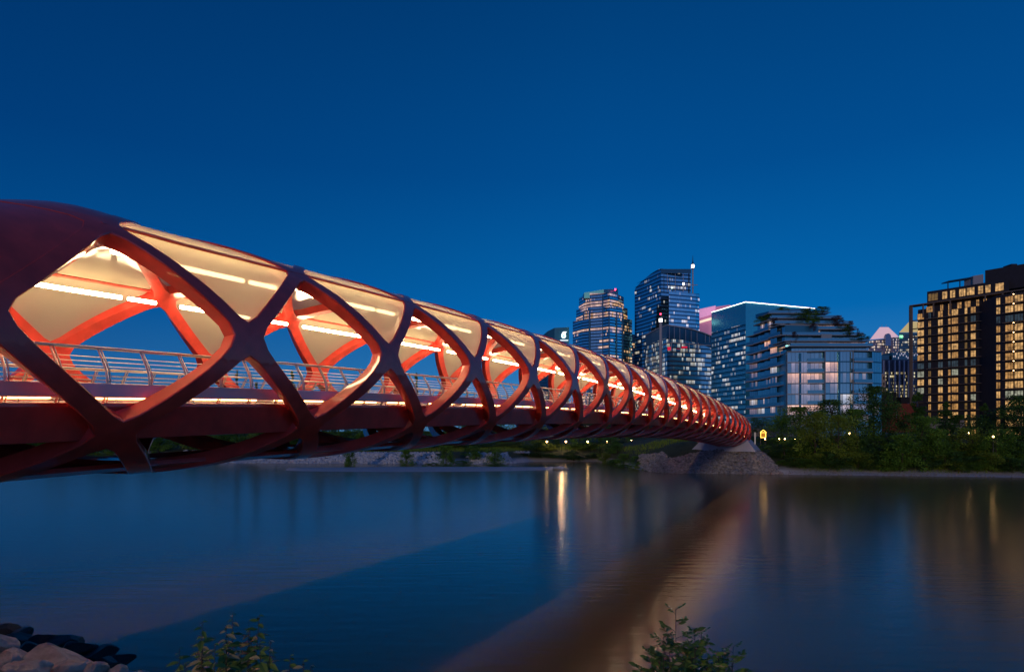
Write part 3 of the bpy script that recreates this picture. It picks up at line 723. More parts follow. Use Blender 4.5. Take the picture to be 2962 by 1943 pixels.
for i in range(16):
    px, py = 2585 + i*4.6, 1019 + r.choice((1, 5, 9, 13)); mb = MB(); px_box(mb, px, px+1.1, py, py+5, 419.4, .4); mb.build('light_dash', dashm, o)
o = empty('beige_stone_building', (PX(2556, 300)[0], 300, 4.5), 'narrow beige stone building with three small dark windows beside the terraced flats', 'building')
mb = MB(); px_box(mb, 2549, 2561.5, 1083, 1240, 300, 12); mb.build('wall', plain('beige_stone', (.42, .35, .33), .8, var=.1), o)
mb = MB(); px_box(mb, 2549, 2562.5, 1081, 1083.5, 299.5, 1); mb.build('cornice', finm, o)
for y in (1089, 1106, 1123):
    mb = MB(); px_box(mb, 2555.5, 2558.5, y, y+8, 299.8, .5); mb.build('window', black, o)
brick = plain('red_brick', (.20, .035, .02), .85, var=.25, scale=1.5)
o = empty('red_brick_building', (PX(2600, 235)[0], 235, 4.5), 'low dark red brick building with a black plant room above the trees', 'building')
mb = MB(); px_box(mb, 2562, 2650, 1167, 1250, 235, 15); mb.build('wall', brick, o)
mb = MB(); px_box(mb, 2551, 2594, 1134, 1165, 238, 8); px_box(mb, 2606, 2632, 1148, 1166, 238, 8); mb.build('plant_room', black, o)
mb = MB(); px_box(mb, 2593, 2594.4, 1170, 1210, 234.7, .4); mb.build('downpipe', mast_m, o)

# terraced flats by the river
slab_l = plain('pale_slab', (.44, .48, .52), .55); slab = plain('white_slab', (.27, .32, .36), .55); soff = plain('timber_soffit', (.26, .11, .05), .6)
bglass = plain('balcony_glass', (.10, .32, .42), .12, metal=.6)
def flat_glass(nm, seed, lit, st=1.0, col=(1, .56, .33)):
    return facade_mat(nm, (.24, .48, .56), .12, .75, lit, col, st, seed, clump=.12, mull=.07, low=.0, high=1.0, frame=(.03, .06, .08))
g_dark = flat_glass('flat_glazing', 81, .40, .55, (1, .62, .42)); g_lit = flat_glass('lit_flat_glazing', 82, 1.3, .95, (1, .46, .20)); g_mid = flat_glass('dim_flat_glazing', 83, .62, .22, (.9, .5, .36))
g_blue = flat_glass('blue_flat_glazing', 85, .30, .3); g_white = flat_glass('white_lit_flat_glazing', 84, .9, .5, (1, .76, .50))
T = empty('terraced_flats', (PX(2400, 200)[0], 200, 4.5), 'blue glass apartment building with planted terraces stepping down beside the bridge end', 'apartment building')
r = random.Random(12)
PIT = 3.05
litmap = {(5, 5): g_lit, (6, 5): g_lit, (6, 6): g_lit, (6, 4): g_mid, (5, 4): g_mid, (5, 2): g_lit, (6, 2): g_mid, (7, 3): g_white, (8, 3): g_mid, (8, 2): g_mid, (8, 1): g_mid,
          (9, 3): g_dark, (2, 9): g_lit, (3, 8): g_lit, (0, 7): g_mid, (1, 8): g_mid, (0, 3): g_white, (1, 2): g_white, (0, 2): g_mid, (3, 6): g_white, (0, 6): g_mid, (5, 1): g_mid, (5, 3): g_mid, (5, 6): g_mid}
SEG = [  # px0, Z0, px1, Z1, storeys, balcony
    (2160, 224, 2182, 220, 11, 1), (2182, 219, 2202, 214, 12, 1), (2202, 213, 2225, 208, 12, 1), (2225, 205, 2260, 198, 11, 1), (2260, 197, 2277, 193, 9, 1),
    (2277, 190, 2387, 188, 8, 1), (2388, 187.5, 2427, 187.5, 8, 0), (2428, 187.5, 2468.5, 187.5, 8, 0), (2469.5, 187, 2523, 188, 8, 1), (2523, 188, 2551, 190, 8, 0)]
Zbase = HT(1019, 190) - 8*PIT
for si, (p0, Z0, p1, Z1, ns, bal) in enumerate(SEG):
    a, b = PX(p0, Z0), PX(p1, Z1); L = math.hypot(b[0]-a[0], b[1]-a[1]); nx, ny = (b[1]-a[1])/L, -(b[0]-a[0])/L
    mb = MB(); back = 9
    inset = 1.5 if bal else .1
    ii = 1.0 if si < 5 else inset
    # body
    mb.prism([(a[0]-nx*(ii+.25), a[1]-ny*(ii+.25)), (b[0]-nx*(ii+.25), b[1]-ny*(ii+.25)), (b[0]-nx*12, b[1]-ny*12), (a[0]-nx*12, a[1]-ny*12)], 4.0, Zbase + ns*PIT - .05)
    mb.build('wall', wall_teal, T)
    for k in range(ns):
        z = Zbase + k*PIT
        m = litmap.get((si, k), g_dark if (si*3+k) % 4 else g_blue)
        if z + PIT < 4: continue
        if si in (5,):   # flush glass left, recessed balcony right
            parts_ = [(0, .53, .1), (.53, .86, 1.3), (.86, 1, 1.5)]
        elif bal and si > 5: parts_ = [(0, 1, 1.1)]
        elif bal: parts_ = [(0, .55, .35), (.55, 1, 1.2)] if si in (3,) else [(0, 1, 1.1)]
        else: parts_ = [(0, 1, .1)]
        mb = MB(); u = 0
        for t0, t1, ins in parts_:
            P = [lerp(a[0], b[0], t0)-nx*ins, lerp(a[1], b[1], t0)-ny*ins]; Q = [lerp(a[0], b[0], t1)-nx*ins, lerp(a[1], b[1], t1)-ny*ins]
            n_ = max(1, round(L*(t1-t0)/1.1))
            mb.quad((*P, z+.30), (*Q, z+.30), (*Q, z+PIT-.06), (*P, z+PIT-.06), [(u, k), (u+n_, k), (u+n_, k+.99), (u, k+.99)]); u += n_
        mb.build('window', m, T)
        mb = MB(); ex = .35 if bal else .12
        mb.hexa([(a[0]+nx*ex, a[1]+ny*ex, z), (b[0]+nx*ex, b[1]+ny*ex, z), (b[0]-nx*ii, b[1]-ny*ii, z), (a[0]-nx*ii, a[1]-ny*ii, z), (a[0]+nx*ex, a[1]+ny*ex, z+.26), (b[0]+nx*ex, b[1]+ny*ex, z+.26), (b[0]-nx*ii, b[1]-ny*ii, z+.26), (a[0]-nx*ii, a[1]-ny*ii, z+.26)])
        mb.build('floor_slab', slab_l if bal else wall_teal, T)
        if bal:
            t0 = .53 if si == 5 else 0; P = (lerp(a[0], b[0], t0), lerp(a[1], b[1], t0)); t1 = 1 if si not in (0, 1, 2, 3, 4) else .97
            mb = MB(); Q = (lerp(a[0], b[0], t1), lerp(a[1], b[1], t1))
            mb.hexa([(P[0]+nx*.3, P[1]+ny*.3, z+.265), (Q[0]+nx*.3, Q[1]+ny*.3, z+.265), (Q[0]+nx*.26, Q[1]+ny*.26, z+.265), (P[0]+nx*.26, P[1]+ny*.26, z+.265), (P[0]+nx*.3, P[1]+ny*.3, z+1.2), (Q[0]+nx*.3, Q[1]+ny*.3, z+1.2), (Q[0]+nx*.26, Q[1]+ny*.26, z+1.2), (P[0]+nx*.26, P[1]+ny*.26, z+1.2)])
            if si < 5 or si == 8 or si == 5: mb.build('balustrade', bglass, T)
            if si < 5:
                mb = MB(); mb.hexa([(a[0]+nx*.3, a[1]+ny*.3, z-.05), (b[0]+nx*.3, b[1]+ny*.3, z-.05), (b[0]-nx*.95, b[1]-ny*.95, z-.05), (a[0]-nx*.95, a[1]-ny*.95, z-.05), (a[0]+nx*.3, a[1]+ny*.3, z-.003), (b[0]+nx*.3, b[1]+ny*.3, z-.003), (b[0]-nx*.95, b[1]-ny*.95, z-.003), (a[0]-nx*.95, a[1]-ny*.95, z-.003)])
                mb.build('soffit', soff, T)
    mb = MB(); z = Zbase + ns*PIT; mb.hexa([(a[0]+nx*.4, a[1]+ny*.4, z), (b[0]+nx*.4, b[1]+ny*.4, z), (b[0]-nx*12, b[1]-ny*12, z), (a[0]-nx*12, a[1]-ny*12, z), (a[0]+nx*.4, a[1]+ny*.4, z+.3), (b[0]+nx*.4, b[1]+ny*.4, z+.3), (b[0]-nx*12, b[1]-ny*12, z+.3), (a[0]-nx*12, a[1]-ny*12, z+.3)])
    mb.build('roof_slab', slab, T)
for i, px in enumerate((2277.5, 2387.5, 2469)):
    mb = MB(); px_box(mb, px-.7, px+.7, 1016, 1245, 186.6, .5); mb.build('party_wall', slab, T)
mb = MB(); px_box(mb, 2425, 2431, 1017, 1245, 187.2, .25); mb.build('dark_pier', wall_teal, T)
mb = MB(); px_box(mb, 2312, 2318, 1021, 1245, 189.0, .2); mb.build('ladder_pier', wall_teal, T)
# stepped terraces, front edge of each level
TER = [(1013, 2285, 2527, 189, 1000), (1000, 2268, 2517, 193, 985), (986, 2262, 2500, 197, 968), (968, 2255, 2480, 201, 951), (951, 2240, 2470, 205, 935), (935, 2230, 2437, 209, 919), (919, 2222, 2398, 213, 905)]
for i, (y0, xa, xb, Zt, y1) in enumerate(TER):
    mb = MB(); px_box(mb, xa+4, xb-14-6*i if i else xb-20, y1, y0, Zt+2.2, 6); 
    a, b = PX(xa+4, Zt+2.1), PX(xb-14, Zt+2.1)
    mb.build('wall', wall_teal, T)
    mb = MB(); n_ = 22; mb.quad((*a, HT(y0, Zt)), (*b, HT(y0, Zt)), (*b, HT(y1+3, Zt)), (*a, HT(y1+3, Zt)), [(0, i), (n_, i), (n_, i+.99), (0, i+.99)]); mb.build('window', g_mid if i in (1, 4) else g_blue, T)
    mb = MB(); px_box(mb, xa, xb, y1, y1+2.0, Zt-.2, 9); mb.build('roof_slab', slab, T)
    mb = MB(); px_box(mb, xa+2, xb-2, y1-7.5, y1-.3, Zt, .06); mb.build('balustrade', bglass, T)
mb = MB(); a = PX(2225, 214); b = PX(2345, 216); mb.prism([a, b, (b[0], 226), (a[0], 226)], HT(906, 216), [HT(903, 216), HT(890, 216), HT(890, 222), HT(903, 222)]); mb.build('canopy', wall_navy, T)
mb = MB(); px_box(mb, 2376, 2406, 966, 986, 196, .5); mb.build('privacy_screen', slab, T)

# dark flats on the right
navy = plain('navy_brick', (.020, .020, .034), .75, var=.2, scale=1.0); bslab = plain('bronze_slab', (.17, .13, .11), .6)
D = empty('dark_flats', (PX(2800, 245)[0], 245, 4.5), 'dark navy apartment tower with columns of warm lit windows at the right edge', 'apartment building')
A0, A1 = PX(2655, 256), PX(2883, 235)     # main face
def onA(px, proud=0):
    # point of main face seen at this pixel column
    k = (px-CX)/F; dx, dy = A1[0]-A0[0], A1[1]-A0[1]
    t = (k*A0[1]-A0[0])/(dx - k*dy); L = math.hypot(dx, dy)
    return (A0[0]+dx*t + dy/L*proud, A0[1]+dy*t - dx/L*proud), A0[1]+dy*t
zt = HT(903, 256); HR = 3.2
mb = MB(); a, Za = onA(2655); b, Zb = onA(2675); c, Zc = onA(2905)
mb.prism([a, c, (c[0]+20, c[1]+25), (a[0]+17, a[1]+25)], 4, HT(896, 256)); mb.build('wall', navy, D)
ztop = HT(845, onA(2675)[1]+2)
mb = MB(); e, Ze_ = onA(2675, -2); f, Zf = onA(2912, -2); mb.prism([e, f, (f[0]+16, f[1]+20), (e[0]+14, e[1]+20)], HT(896, 256)+.01, ztop); mb.build('upper_wall', navy, D)
mb = MB(); e, _ = onA(2834, -5); f, _ = onA(2990, -5); zz = HT(786, onA(2834)[1]+5); mb.prism([e, f, (f[0]+12, f[1]+14), (e[0]+11, e[1]+14)], ztop-3, zz); mb.build('penthouse', navy, D)
mb = MB(); e, _ = onA(2905, -7); f, _ = onA(2940, -7); mb.box(e[0], e[1], zz, f[0], e[1]+4, zz+1.2); mb.build('lift_overrun', navy, D)
mb = MB(); e, _ = onA(2730, -4); f, _ = onA(2800, -4); 
for q in (0, .5, 1): x, y = lerp(e[0], f[0], q), lerp(e[1], f[1], q); mb.box(x-.15, y, ztop, x+.15, y+.3, ztop+3.2)
mb.hexa([(e[0], e[1]-.2, ztop+2.9), (f[0], f[1]-.2, ztop+2.9), (f[0], f[1]+4, ztop+2.9), (e[0], e[1]+4, ztop+2.9), (e[0], e[1]-.2, ztop+3.3), (f[0], f[1]-.2, ztop+3.3), (f[0], f[1]+4, ztop+3.3), (e[0], e[1]+4, ztop+3.3)]); mb.build('roof_pergola', wall_navy, D)
mb = MB(); e, _ = onA(2803, -4); f, _ = onA(2832, -4); mb.hexa([(e[0], e[1], ztop), (f[0], f[1], ztop), (f[0], f[1]+5, ztop), (e[0], e[1]+5, ztop)] + [(x, y, ztop+3.6) for x, y in ((e[0], e[1]), (f[0], f[1]), (f[0], f[1]+5), (e[0], e[1]+5))]); mb.build('roof_plant', mast_m, D)
def win_mat(nm, col, st, seed):
    m, nt, b = newmat(nm); L = nt.links.new
    t = N(nt, 'ShaderNodeTexCoord'); no = N(nt, 'ShaderNodeTexNoise'); no.inputs['Scale'].default_value = .9; no.inputs['Detail'].default_value = 3; L(t.outputs['Object'], no.inputs['Vector'])
    r_ = N(nt, 'ShaderNodeMapRange'); r_.inputs[1].default_value = .3; r_.inputs[2].default_value = .7; r_.inputs[3].default_value = st*.25; r_.inputs[4].default_value = st*1.45; L(no.outputs[0], r_.inputs[0]); L(r_.outputs[0], b.inputs['Emission Strength'])
    b.inputs['Emission Color'].default_value = (*col, 1); b.inputs['Base Color'].default_value = (.05, .05, .05, 1); b.inputs['Roughness'].default_value = .2
    return m
WW = [win_mat('warm_window', (1, .50, .15), .46, 1), win_mat('warm_window_bright', (1, .56, .20), .66, 2), win_mat('cool_window', (.72, .74, .55), .4, 3), win_mat('faint_blue_window', (.06, .10, .13), .4, 4), win_mat('dim_window', (.5, .28, .07), .3, 5)]  # panes of dark rooms also get a faint blue emission
framem = plain('window_frame', (.06, .045, .035), .5)
def window(px0, px1, z0, z1, m, face, proud=.06, bars=2, d=0):
    (a, _), (b, _) = face(px0, proud), face(px1, proud)
    mb = MB(); mb.quad((*a, z0), (*b, z0), (*b, z1), (*a, z1)); o = mb.build('window', m, D)
    fr = MB(); L = math.hypot(b[0]-a[0], b[1]-a[1]); nx, ny = (b[1]-a[1])/L, -(b[0]-a[0])/L
    for i in range(bars+1):
        t = i/bars; x, y = lerp(a[0], b[0], t), lerp(a[1], b[1], t); ux, uy = (b[0]-a[0])/L*.05, (b[1]-a[1])/L*.05
        fr.hexa([(x-ux+nx*q, y-uy+ny*q, z) if s_ < 0 else (x+ux+nx*q, y+uy+ny*q, z) for z in (z0, z1) for s_, q in ((-1, .08), (1, .08), (1, .005), (-1, .005))])
    fo = fr.build('window_frame', framem, o); fo.matrix_parent_inverse.identity()
r = random.Random(9)
cols = [(2654, 2673, 2), (2685.5, 2693.5, 2), (2713.5, 2727.5, 2), (2742.5, 2750, 1), (2753, 2772, 3), (2790.5, 2798.5, 1), (2808, 2823, 2), (2841, 2844, 1)]
ztop0 = HT(908, 256)
nwin = 0
for k in range(15):
    z1 = ztop0 - k*HR - .1; z0 = z1 - 2.15
    if z0 < 4.5: break
    for ci, (x0, x1, nb) in enumerate(cols):
        if k == 6 and ci != 7: m = WW[3]
        elif k == 0 and ci in (1, 3): m = WW[3] if ci == 1 else WW[0]
        elif k == 1 and ci == 6: m = WW[3]
        elif (k, ci) in ((8, 2), (7, 0), (7, 4), (10, 6), (9, 0)): m = WW[2]
        elif k > 12 and r.random() < .3: m = WW[3]
        else: m = WW[4] if (ci in (1, 5) and r.random() < .5) else (WW[1] if r.random() < .35 else WW[0])
        if k >= 10 and ci == 0: continue
        window(x0, x1, z0, z1, m, onA, bars=nb)
    for xa, xb in ((2636, 2672), (2683, 2845)):
        (a, _), (b, _) = onA(xa, 1.5 if xa > 2640 else 1.6), onA(xb, 1.5 if xa > 2640 else 1.6); (c, _), (e, _) = onA(xa, .005), onA(xb, .005)
        if xa < 2640: c = onA(xa, 0.02)[0]
        mb = MB(); mb.hexa([(*a, z0-.42), (*b, z0-.42), (*e, z0-.42), (*c, z0-.42), (*a, z0-.22), (*b, z0-.22), (*e, z0-.22), (*c, z0-.22)]); mb.build('balcony_slab', bslab, D)
for px in (2641, 2636.5):
    mb = MB(); (a, _) = onA(px, 1.2); mb.box(a[0]-.3, a[1]-.3, 4, a[0]+.3, a[1]+.3, HT(885, 256)); mb.build('frame_column', bslab, D)
# top terrace slab and its two rows of windows
(a, _), (b, _) = onA(2637, 2.2), onA(2990, 2.2); (c, _), (e, _) = onA(2637, -2), onA(2990, -2); zs = HT(885, 258)
mb = MB(); mb.hexa([(*a, zs-.35), (*b, zs-.35), (*e, zs-.35), (*c, zs-.35), (*a, zs), (*b, zs), (*e, zs), (*c, zs)]); mb.build('terrace_slab', bslab, D)
for x in (2676, 2706, 2754, 2855, 2905, 2932):
    (a, _) = onA(x, 1.8); mb = MB(); mb.box(a[0]-.2, a[1]-.2, zs-5.4, a[0]+.2, a[1]+.2, zs-.36); mb.build('terrace_column', bslab, D)
for x0, x1, nb in ((2679, 2707, 3), (2719, 2734, 2), (2742, 2757, 2), (2768, 2787, 3), (2790, 2813, 3), (2823, 2838, 2), (2844, 2860, 2), (2873, 2898, 3)):
    window(x0, x1, zs+1.3, zs+4.0, WW[1] if x0 != 2679 else WW[4], lambda p, q: onA(p, -1.95), bars=nb)
    window(x0+1, x1-5, zs-3.4, zs-1.2, WW[0], lambda p, q: onA(p, .08), bars=2)
# right wing, nearer
Bk0, Bk1 = PX(2878, 226), PX(3040, 212)
def onB(px, proud=0):
    k = (px-CX)/F; dx, dy = Bk1[0]-Bk0[0], Bk1[1]-Bk0[1]; t = (k*Bk0[1]-Bk0[0])/(dx-k*dy); L = math.hypot(dx, dy)
    return (Bk0[0]+dx*t + dy/L*proud, Bk0[1]+dy*t - dx/L*proud), Bk0[1]+dy*t
mb = MB(); a = onB(2880)[0]; b = onB(3040)[0]; zw = HT(856, 226); mb.prism([a, b, (b[0]+6, b[1]+20), (a[0]+6, a[1]+20)], 4, zw); mb.build('wing_wall', navy, D)
for k in range(15):
    z1 = zw - .9 - k*HR; z0 = z1 - 2.2
    if z0 < 5: break
    for x0, x1, nb in ((2882, 2894, 2), (2908, 2932, 3), (2935, 2960, 3), (2966, 2990, 2)):
        m = WW[3] if k == 2 else (WW[2] if k == 10 and x0 > 2900 else (WW[1] if x0 > 2930 or r.random() < .4 else WW[0]))
        window(x0, x1, z0, z1, m, onB, bars=nb)
    (a, _), (b, _) = onB(2906, 1.7), onB(3030, 1.7); (c, _), (e, _) = onB(2906, .005), onB(3030, .005)
    mb = MB(); mb.hexa([(*a, z0-.45), (*b, z0-.45), (*e, z0-.45), (*c, z0-.45), (*a, z0-.22), (*b, z0-.22), (*e, z0-.22), (*c, z0-.22)]); mb.build('balcony_slab', bslab, D)
    if k in (0, 1, 3, 4, 5, 6, 7, 8):
        (a, _) = onB(2937, 1.2); mb = MB(); mb.box(a[0]-.12, a[1]-.12, z1+.25, a[0]+.12, a[1]+.12, z1+.42); mb.build('ceiling_lamp', emis('balcony_lamp', (1, .6, .25), 12), D)

# ------------------------------------------------------------------ trees
def leaf_mat(name, c0, c1):
    m, nt, b = newmat(name); L = nt.links.new
    t = N(nt, 'ShaderNodeTexCoord'); no = N(nt, 'ShaderNodeTexNoise'); no.inputs['Scale'].default_value = 2.2; no.inputs['Detail'].default_value = 4
    L(t.outputs['Object'], no.inputs['Vector']); r_ = N(nt, 'ShaderNodeValToRGB'); r_.color_ramp.elements[0].position = .35; r_.color_ramp.elements[1].position = .68
    r_.color_ramp.elements[0].color = (*c0, 1); r_.color_ramp.elements[1].color = (*c1, 1); L(no.outputs[0], r_.inputs[0]); L(r_.outputs[0], b.inputs['Base Color'])
    b.inputs['Roughness'].default_value = .6; b.inputs['Specular IOR Level'].default_value = .25
    return m
LM_ = [leaf_mat('leaves_mid', (.055, .14, .012), (.16, .32, .035)), leaf_mat('leaves_dark', (.026, .075, .014), (.08, .18, .028)),
       leaf_mat('leaves_olive', (.11, .17, .012), (.26, .37, .045)), leaf_mat('leaves_rust', (.05, .03, .03), (.09, .05, .045))]
bark = plain('bark', (.06, .045, .035), .9, var=.3, scale=3)
def crown_mesh(seed, kind, leaf=.030, nclump=46, per=95):
    """unit-height crown: leaf-sized faces in clumps through the volume"""
    r = random.Random(seed); mb = MB(); anch = []
    for _ in range(nclump):
        while True:
            h = r.random(); a = r.uniform(0, 2*math.pi)
            if kind == 'spruce': env = .5*(1-h)**.85*(.75 + .25*math.sin(h*38)); lo = .08
            elif kind == 'poplar': env = .5*math.sin(math.pi*min(1, .18+.80*h))**.8; lo = .10
            elif kind == 'shrub': env = .5*math.sqrt(max(0, 1-(h*.95)**2)); lo = .0
            elif kind == 'pine': env = .5*(1-h)**.6*(.6+.4*r.random()); lo = .2
            else: env = .5*math.sqrt(max(0, 1-((h-.45)/.56)**2)); lo = .12
            rad = env*math.sqrt(r.random())*(.85+.35*noise.noise(Vector((a, h*3, seed))))
            if env > .02: break
        anch.append((rad*math.cos(a), rad*math.sin(a), lo + (1-lo)*h, max(.35, .5+env)))
    for (cx, cy, cz, sc) in anch:
        cr = (.135 if kind != 'spruce' else .085)*sc*r.uniform(.7, 1.4)
        for _ in range(per):
            v = Vector((r.gauss(0,1), r.gauss(0,1), r.gauss(0,1))); v = v.normalized()*cr*r.random()**.4
            if kind == 'spruce': v.z *= .5
            p = Vector((cx, cy, cz)) + v
            if p.z > 1.0 or p.z < 0: continue
            d = Vector((r.uniform(-1,1), r.uniform(-1,1), r.uniform(-.8,.5))).normalized(); u = d.cross(Vector((r.uniform(-1,1), r.uniform(-1,1), r.uniform(-1,1)))).normalized()
            l = leaf*r.uniform(.6, 1.25)
            mb.quad(p - d*l*.5, p + u*l*.28, p + d*l*.5, p - u*l*.28)
    return mb, anch
KINDS = {'round': ('round', LM_[0]), 'dark': ('round', LM_[1]), 'spruce': ('spruce', LM_[1]), 'poplar': ('poplar', LM_[2]), 'shrub': ('shrub', LM_[2]), 'bush': ('shrub', LM_[0]), 'darkbush': ('shrub', LM_[1]), 'willow': ('round', LM_[2]), 'rust': ('round', LM_[3])}
PRO = {}
for kn, (kd, mt) in KINDS.items():
    for v in range(3):
        root = bpy.data.objects.new('tree' if kd != 'shrub' else 'shrub', None); C.objects.link(root)
        mb, an = crown_mesh(hash((kd, v)) % 1000 if False else {'round':10,'spruce':30,'poplar':50,'shrub':70}[kd]+v+len(kn), kd, nclump=60 if kd != 'shrub' else 46, leaf=.034 if kd != 'shrub' else .045)
        mb.build('crown', mt, root)
        tb = MB(); tb.tube([(0,0,-.06),(.005,0,.3),(0,.01,.62),(.01,0,.86)], [.020,.015,.009,.003], 7)
        for (cx, cy, cz, _) in an[:14]:
            zb = max(.05, cz-.28); tb.tube([(0,0,zb), (cx*.55, cy*.55, zb+(cz-zb)*.7), (cx, cy, cz)], [.007,.0045,.002], 5)
        tb.build('trunk', bark, root); PRO[kn, v] = root
used = set()
def put_tree(kn, px, Z, top, wpx, label, cat, group, base=None, name=None):
    v = len(used) % 3; root = PRO[kn, v]; first = (kn, v) not in used; used.add((kn, v, px)); 
    x = (px-CX)/F*Z; zb = ground_z(x, Z) if base is None else base; H = HT(top, Z) - zb; Wd = wpx*Z/F
    o = root if first and (kn, v) not in seen_first else root.copy()
    if o is not root:
        C.objects.link(o)
        for ch in root.children: c = ch.copy(); C.objects.link(c); c.parent = o
    seen_first.add((kn, v)); 
    o.name = name or {'spruce': 'spruce_tree', 'poplar': 'poplar_tree', 'willow': 'willow_tree', 'round': 'leafy_tree', 'dark': 'leafy_tree', 'shrub': 'shrub', 'bush': 'shrub', 'darkbush': 'shrub', 'rust': 'terrace_tree'}[kn]
    o.location = (x, Z, zb); o.scale = (Wd, Wd, H); o.rotation_euler = (0, 0, (px*1.7) % 6.28)
    tag(o, label, cat, group); return o
seen_first = set()
TR = [ # kind, px, Z, top py, width px, label
 ('round', 2312, 128, 1198, 135, 'broad round tree just right of the lit gateway, below the terraced flats', 'tree'),
 ('round', 2262, 134, 1222, 70, 'small round tree directly behind the lit gateway', 'tree'),
 ('dark', 2205, 150, 1228, 80, 'dark leafy tree at the tip of the bridge, left of the lit gateway', 'tree'),
 ('poplar', 2358, 112, 1212, 105, 'tall pale olive tree with a visible trunk in front of the flats', 'tree'),
 ('dark', 2405, 124, 1178, 110, 'tall dark tree with an airy top in front of the flats, left of centre', 'tree'),
 ('willow', 2425, 108, 1222, 100, 'pale olive tree leaning over the middle of the right bank shrubs', 'tree'),
 ('round', 2475, 120, 1205, 110, 'mid green rounded tree below the right corner of the flats', 'tree'),
 ('dark', 2528, 122, 1140, 115, 'tall dark tree covering the right corner of the flats', 'tree'),
 ('dark', 2572, 118, 1185, 110, 'dark full tree in front of the red brick building', 'tree'),
 ('bush', 2610, 104, 1278, 95, 'light green rounded bushy tree below the red brick building', 'tree'),
 ('spruce', 2655, 118, 1132, 110, 'tallest dark spruce, at the left corner of the dark flats', 'spruce'),
 ('round', 2668, 108, 1225, 105, 'mid green tree with a rounded top just in front of the tallest spruce', 'tree'),
 ('spruce', 2735, 120, 1160, 90, 'dark pointed spruce second from the left before the dark flats', 'spruce'),
 ('dark', 2775, 116, 1222, 110, 'low dark tree in front of the middle of the dark flats', 'tree'),
 ('round', 2712, 106, 1262, 80, 'small green tree in the gap between the two spruces', 'tree'),
 ('willow', 2815, 108, 1258, 110, 'pale broad bush-like tree under the middle of the dark flats', 'tree'),
 ('spruce', 2850, 118, 1165, 85, 'slim dark spruce before the right wing of the dark flats', 'spruce'),
 ('dark', 2905, 112, 1195, 120, 'large dark tree second from the right edge', 'tree'),
 ('dark', 2955, 108, 1165, 120, 'large dark tree cut by the right edge', 'tree'),
 ('round', 2880, 104, 1262, 90, 'mid green tree low in front of the second tree from the right edge', 'tree')]
for kn, px, Z, top, wp, lb, ct in TR: put_tree(kn, px, Z, top - (22 if kn != 'spruce' else 4), wp*1.4, lb, ct, 'trees on the right bank')
r = random.Random(21); n = 0
ORD = ['first','second','third','fourth','fifth','sixth','seventh','eighth','ninth','tenth','eleventh','twelfth','thirteenth','fourteenth','fifteenth','sixteenth','seventeenth','eighteenth','nineteenth','twentieth','twenty-first','twenty-second','twenty-third','twenty-fourth','twenty-fifth','twenty-sixth'] + ['twenty-seventh', 'twenty-eighth', 'twenty-ninth', 'thirtieth', 'thirty-first', 'thirty-second', 'thirty-third', 'thirty-fourth', 'thirty-fifth', 'thirty-sixth', 'thirty-seventh', 'thirty-eighth', 'thirty-ninth', 'fortieth', 'forty-first', 'forty-second']
px = 2300
while px < 2990:
    put_tree(('darkbush', 'bush', 'shrub', 'darkbush')[n % 4], px, interp(SH, (px-CX)/F*100) + r.uniform(2.2, 4.5), 1318 + r.uniform(-14, 14), r.uniform(75, 120), f'low waterside shrub, {ORD[n]} along the front row from the bridge end', 'shrub', 'waterside shrubs on the right bank'); n += 1; px += r.uniform(26, 36)
n = 0; px = 2268
while px < 2990:
    put_tree(('darkbush', 'bush', 'darkbush')[n % 3], px, interp(SH, (px-CX)/F*104) + r.uniform(7, 10), 1270 + r.uniform(-22, 16), r.uniform(100, 150), f'fuller shrub behind the waterside row, {ORD[n]} from the bridge end', 'shrub', 'taller shrubs on the right bank'); n += 1; px += r.uniform(38, 50)
for i, (px, Z, top, wp, kn, lb) in enumerate([(2212, 124, 1285, 60, 'bush', 'small round bush on the stones right of the abutment'), (2245, 116, 1300, 55, 'shrub', 'pale scrubby bush above the pebbles, second right of the abutment'),
        (2235, 130, 1272, 70, 'darkbush', 'dark bush just below the lit gateway'), (2262, 109, 1330, 40, 'bush', 'tiny bush near the water at the end of the riprap'), (2290, 120, 1270, 90, 'shrub', 'olive bush between the gateway and the pale olive tree')]):
    put_tree(kn, px, Z, top, wp, lb, 'bush', 'bushes beside the abutment')
for i in range(12):
    x = r.uniform(17.5, 22.8); y = 149.5 - 2.9*i + r.uniform(-.5, .5) if i < 11 else 117
    x = {0: 14}.get(i, 21.5 + r.uniform(-1.2, .8) + (1.6 if y < 122 else 0)); px_ = x/y*F + CX
    put_tree(('darkbush', 'bush', 'shrub')[i % 3], px_, y, HY - (HT(0, 1)*0 + ground_z(x, y) + r.uniform(1.6, 2.6) - EYE)*F/y, r.uniform(60, 80), f'bush on the slope left of the abutment rocks, {ORD[i]} from the back', 'bush', 'bushes on the slope left of the abutment')
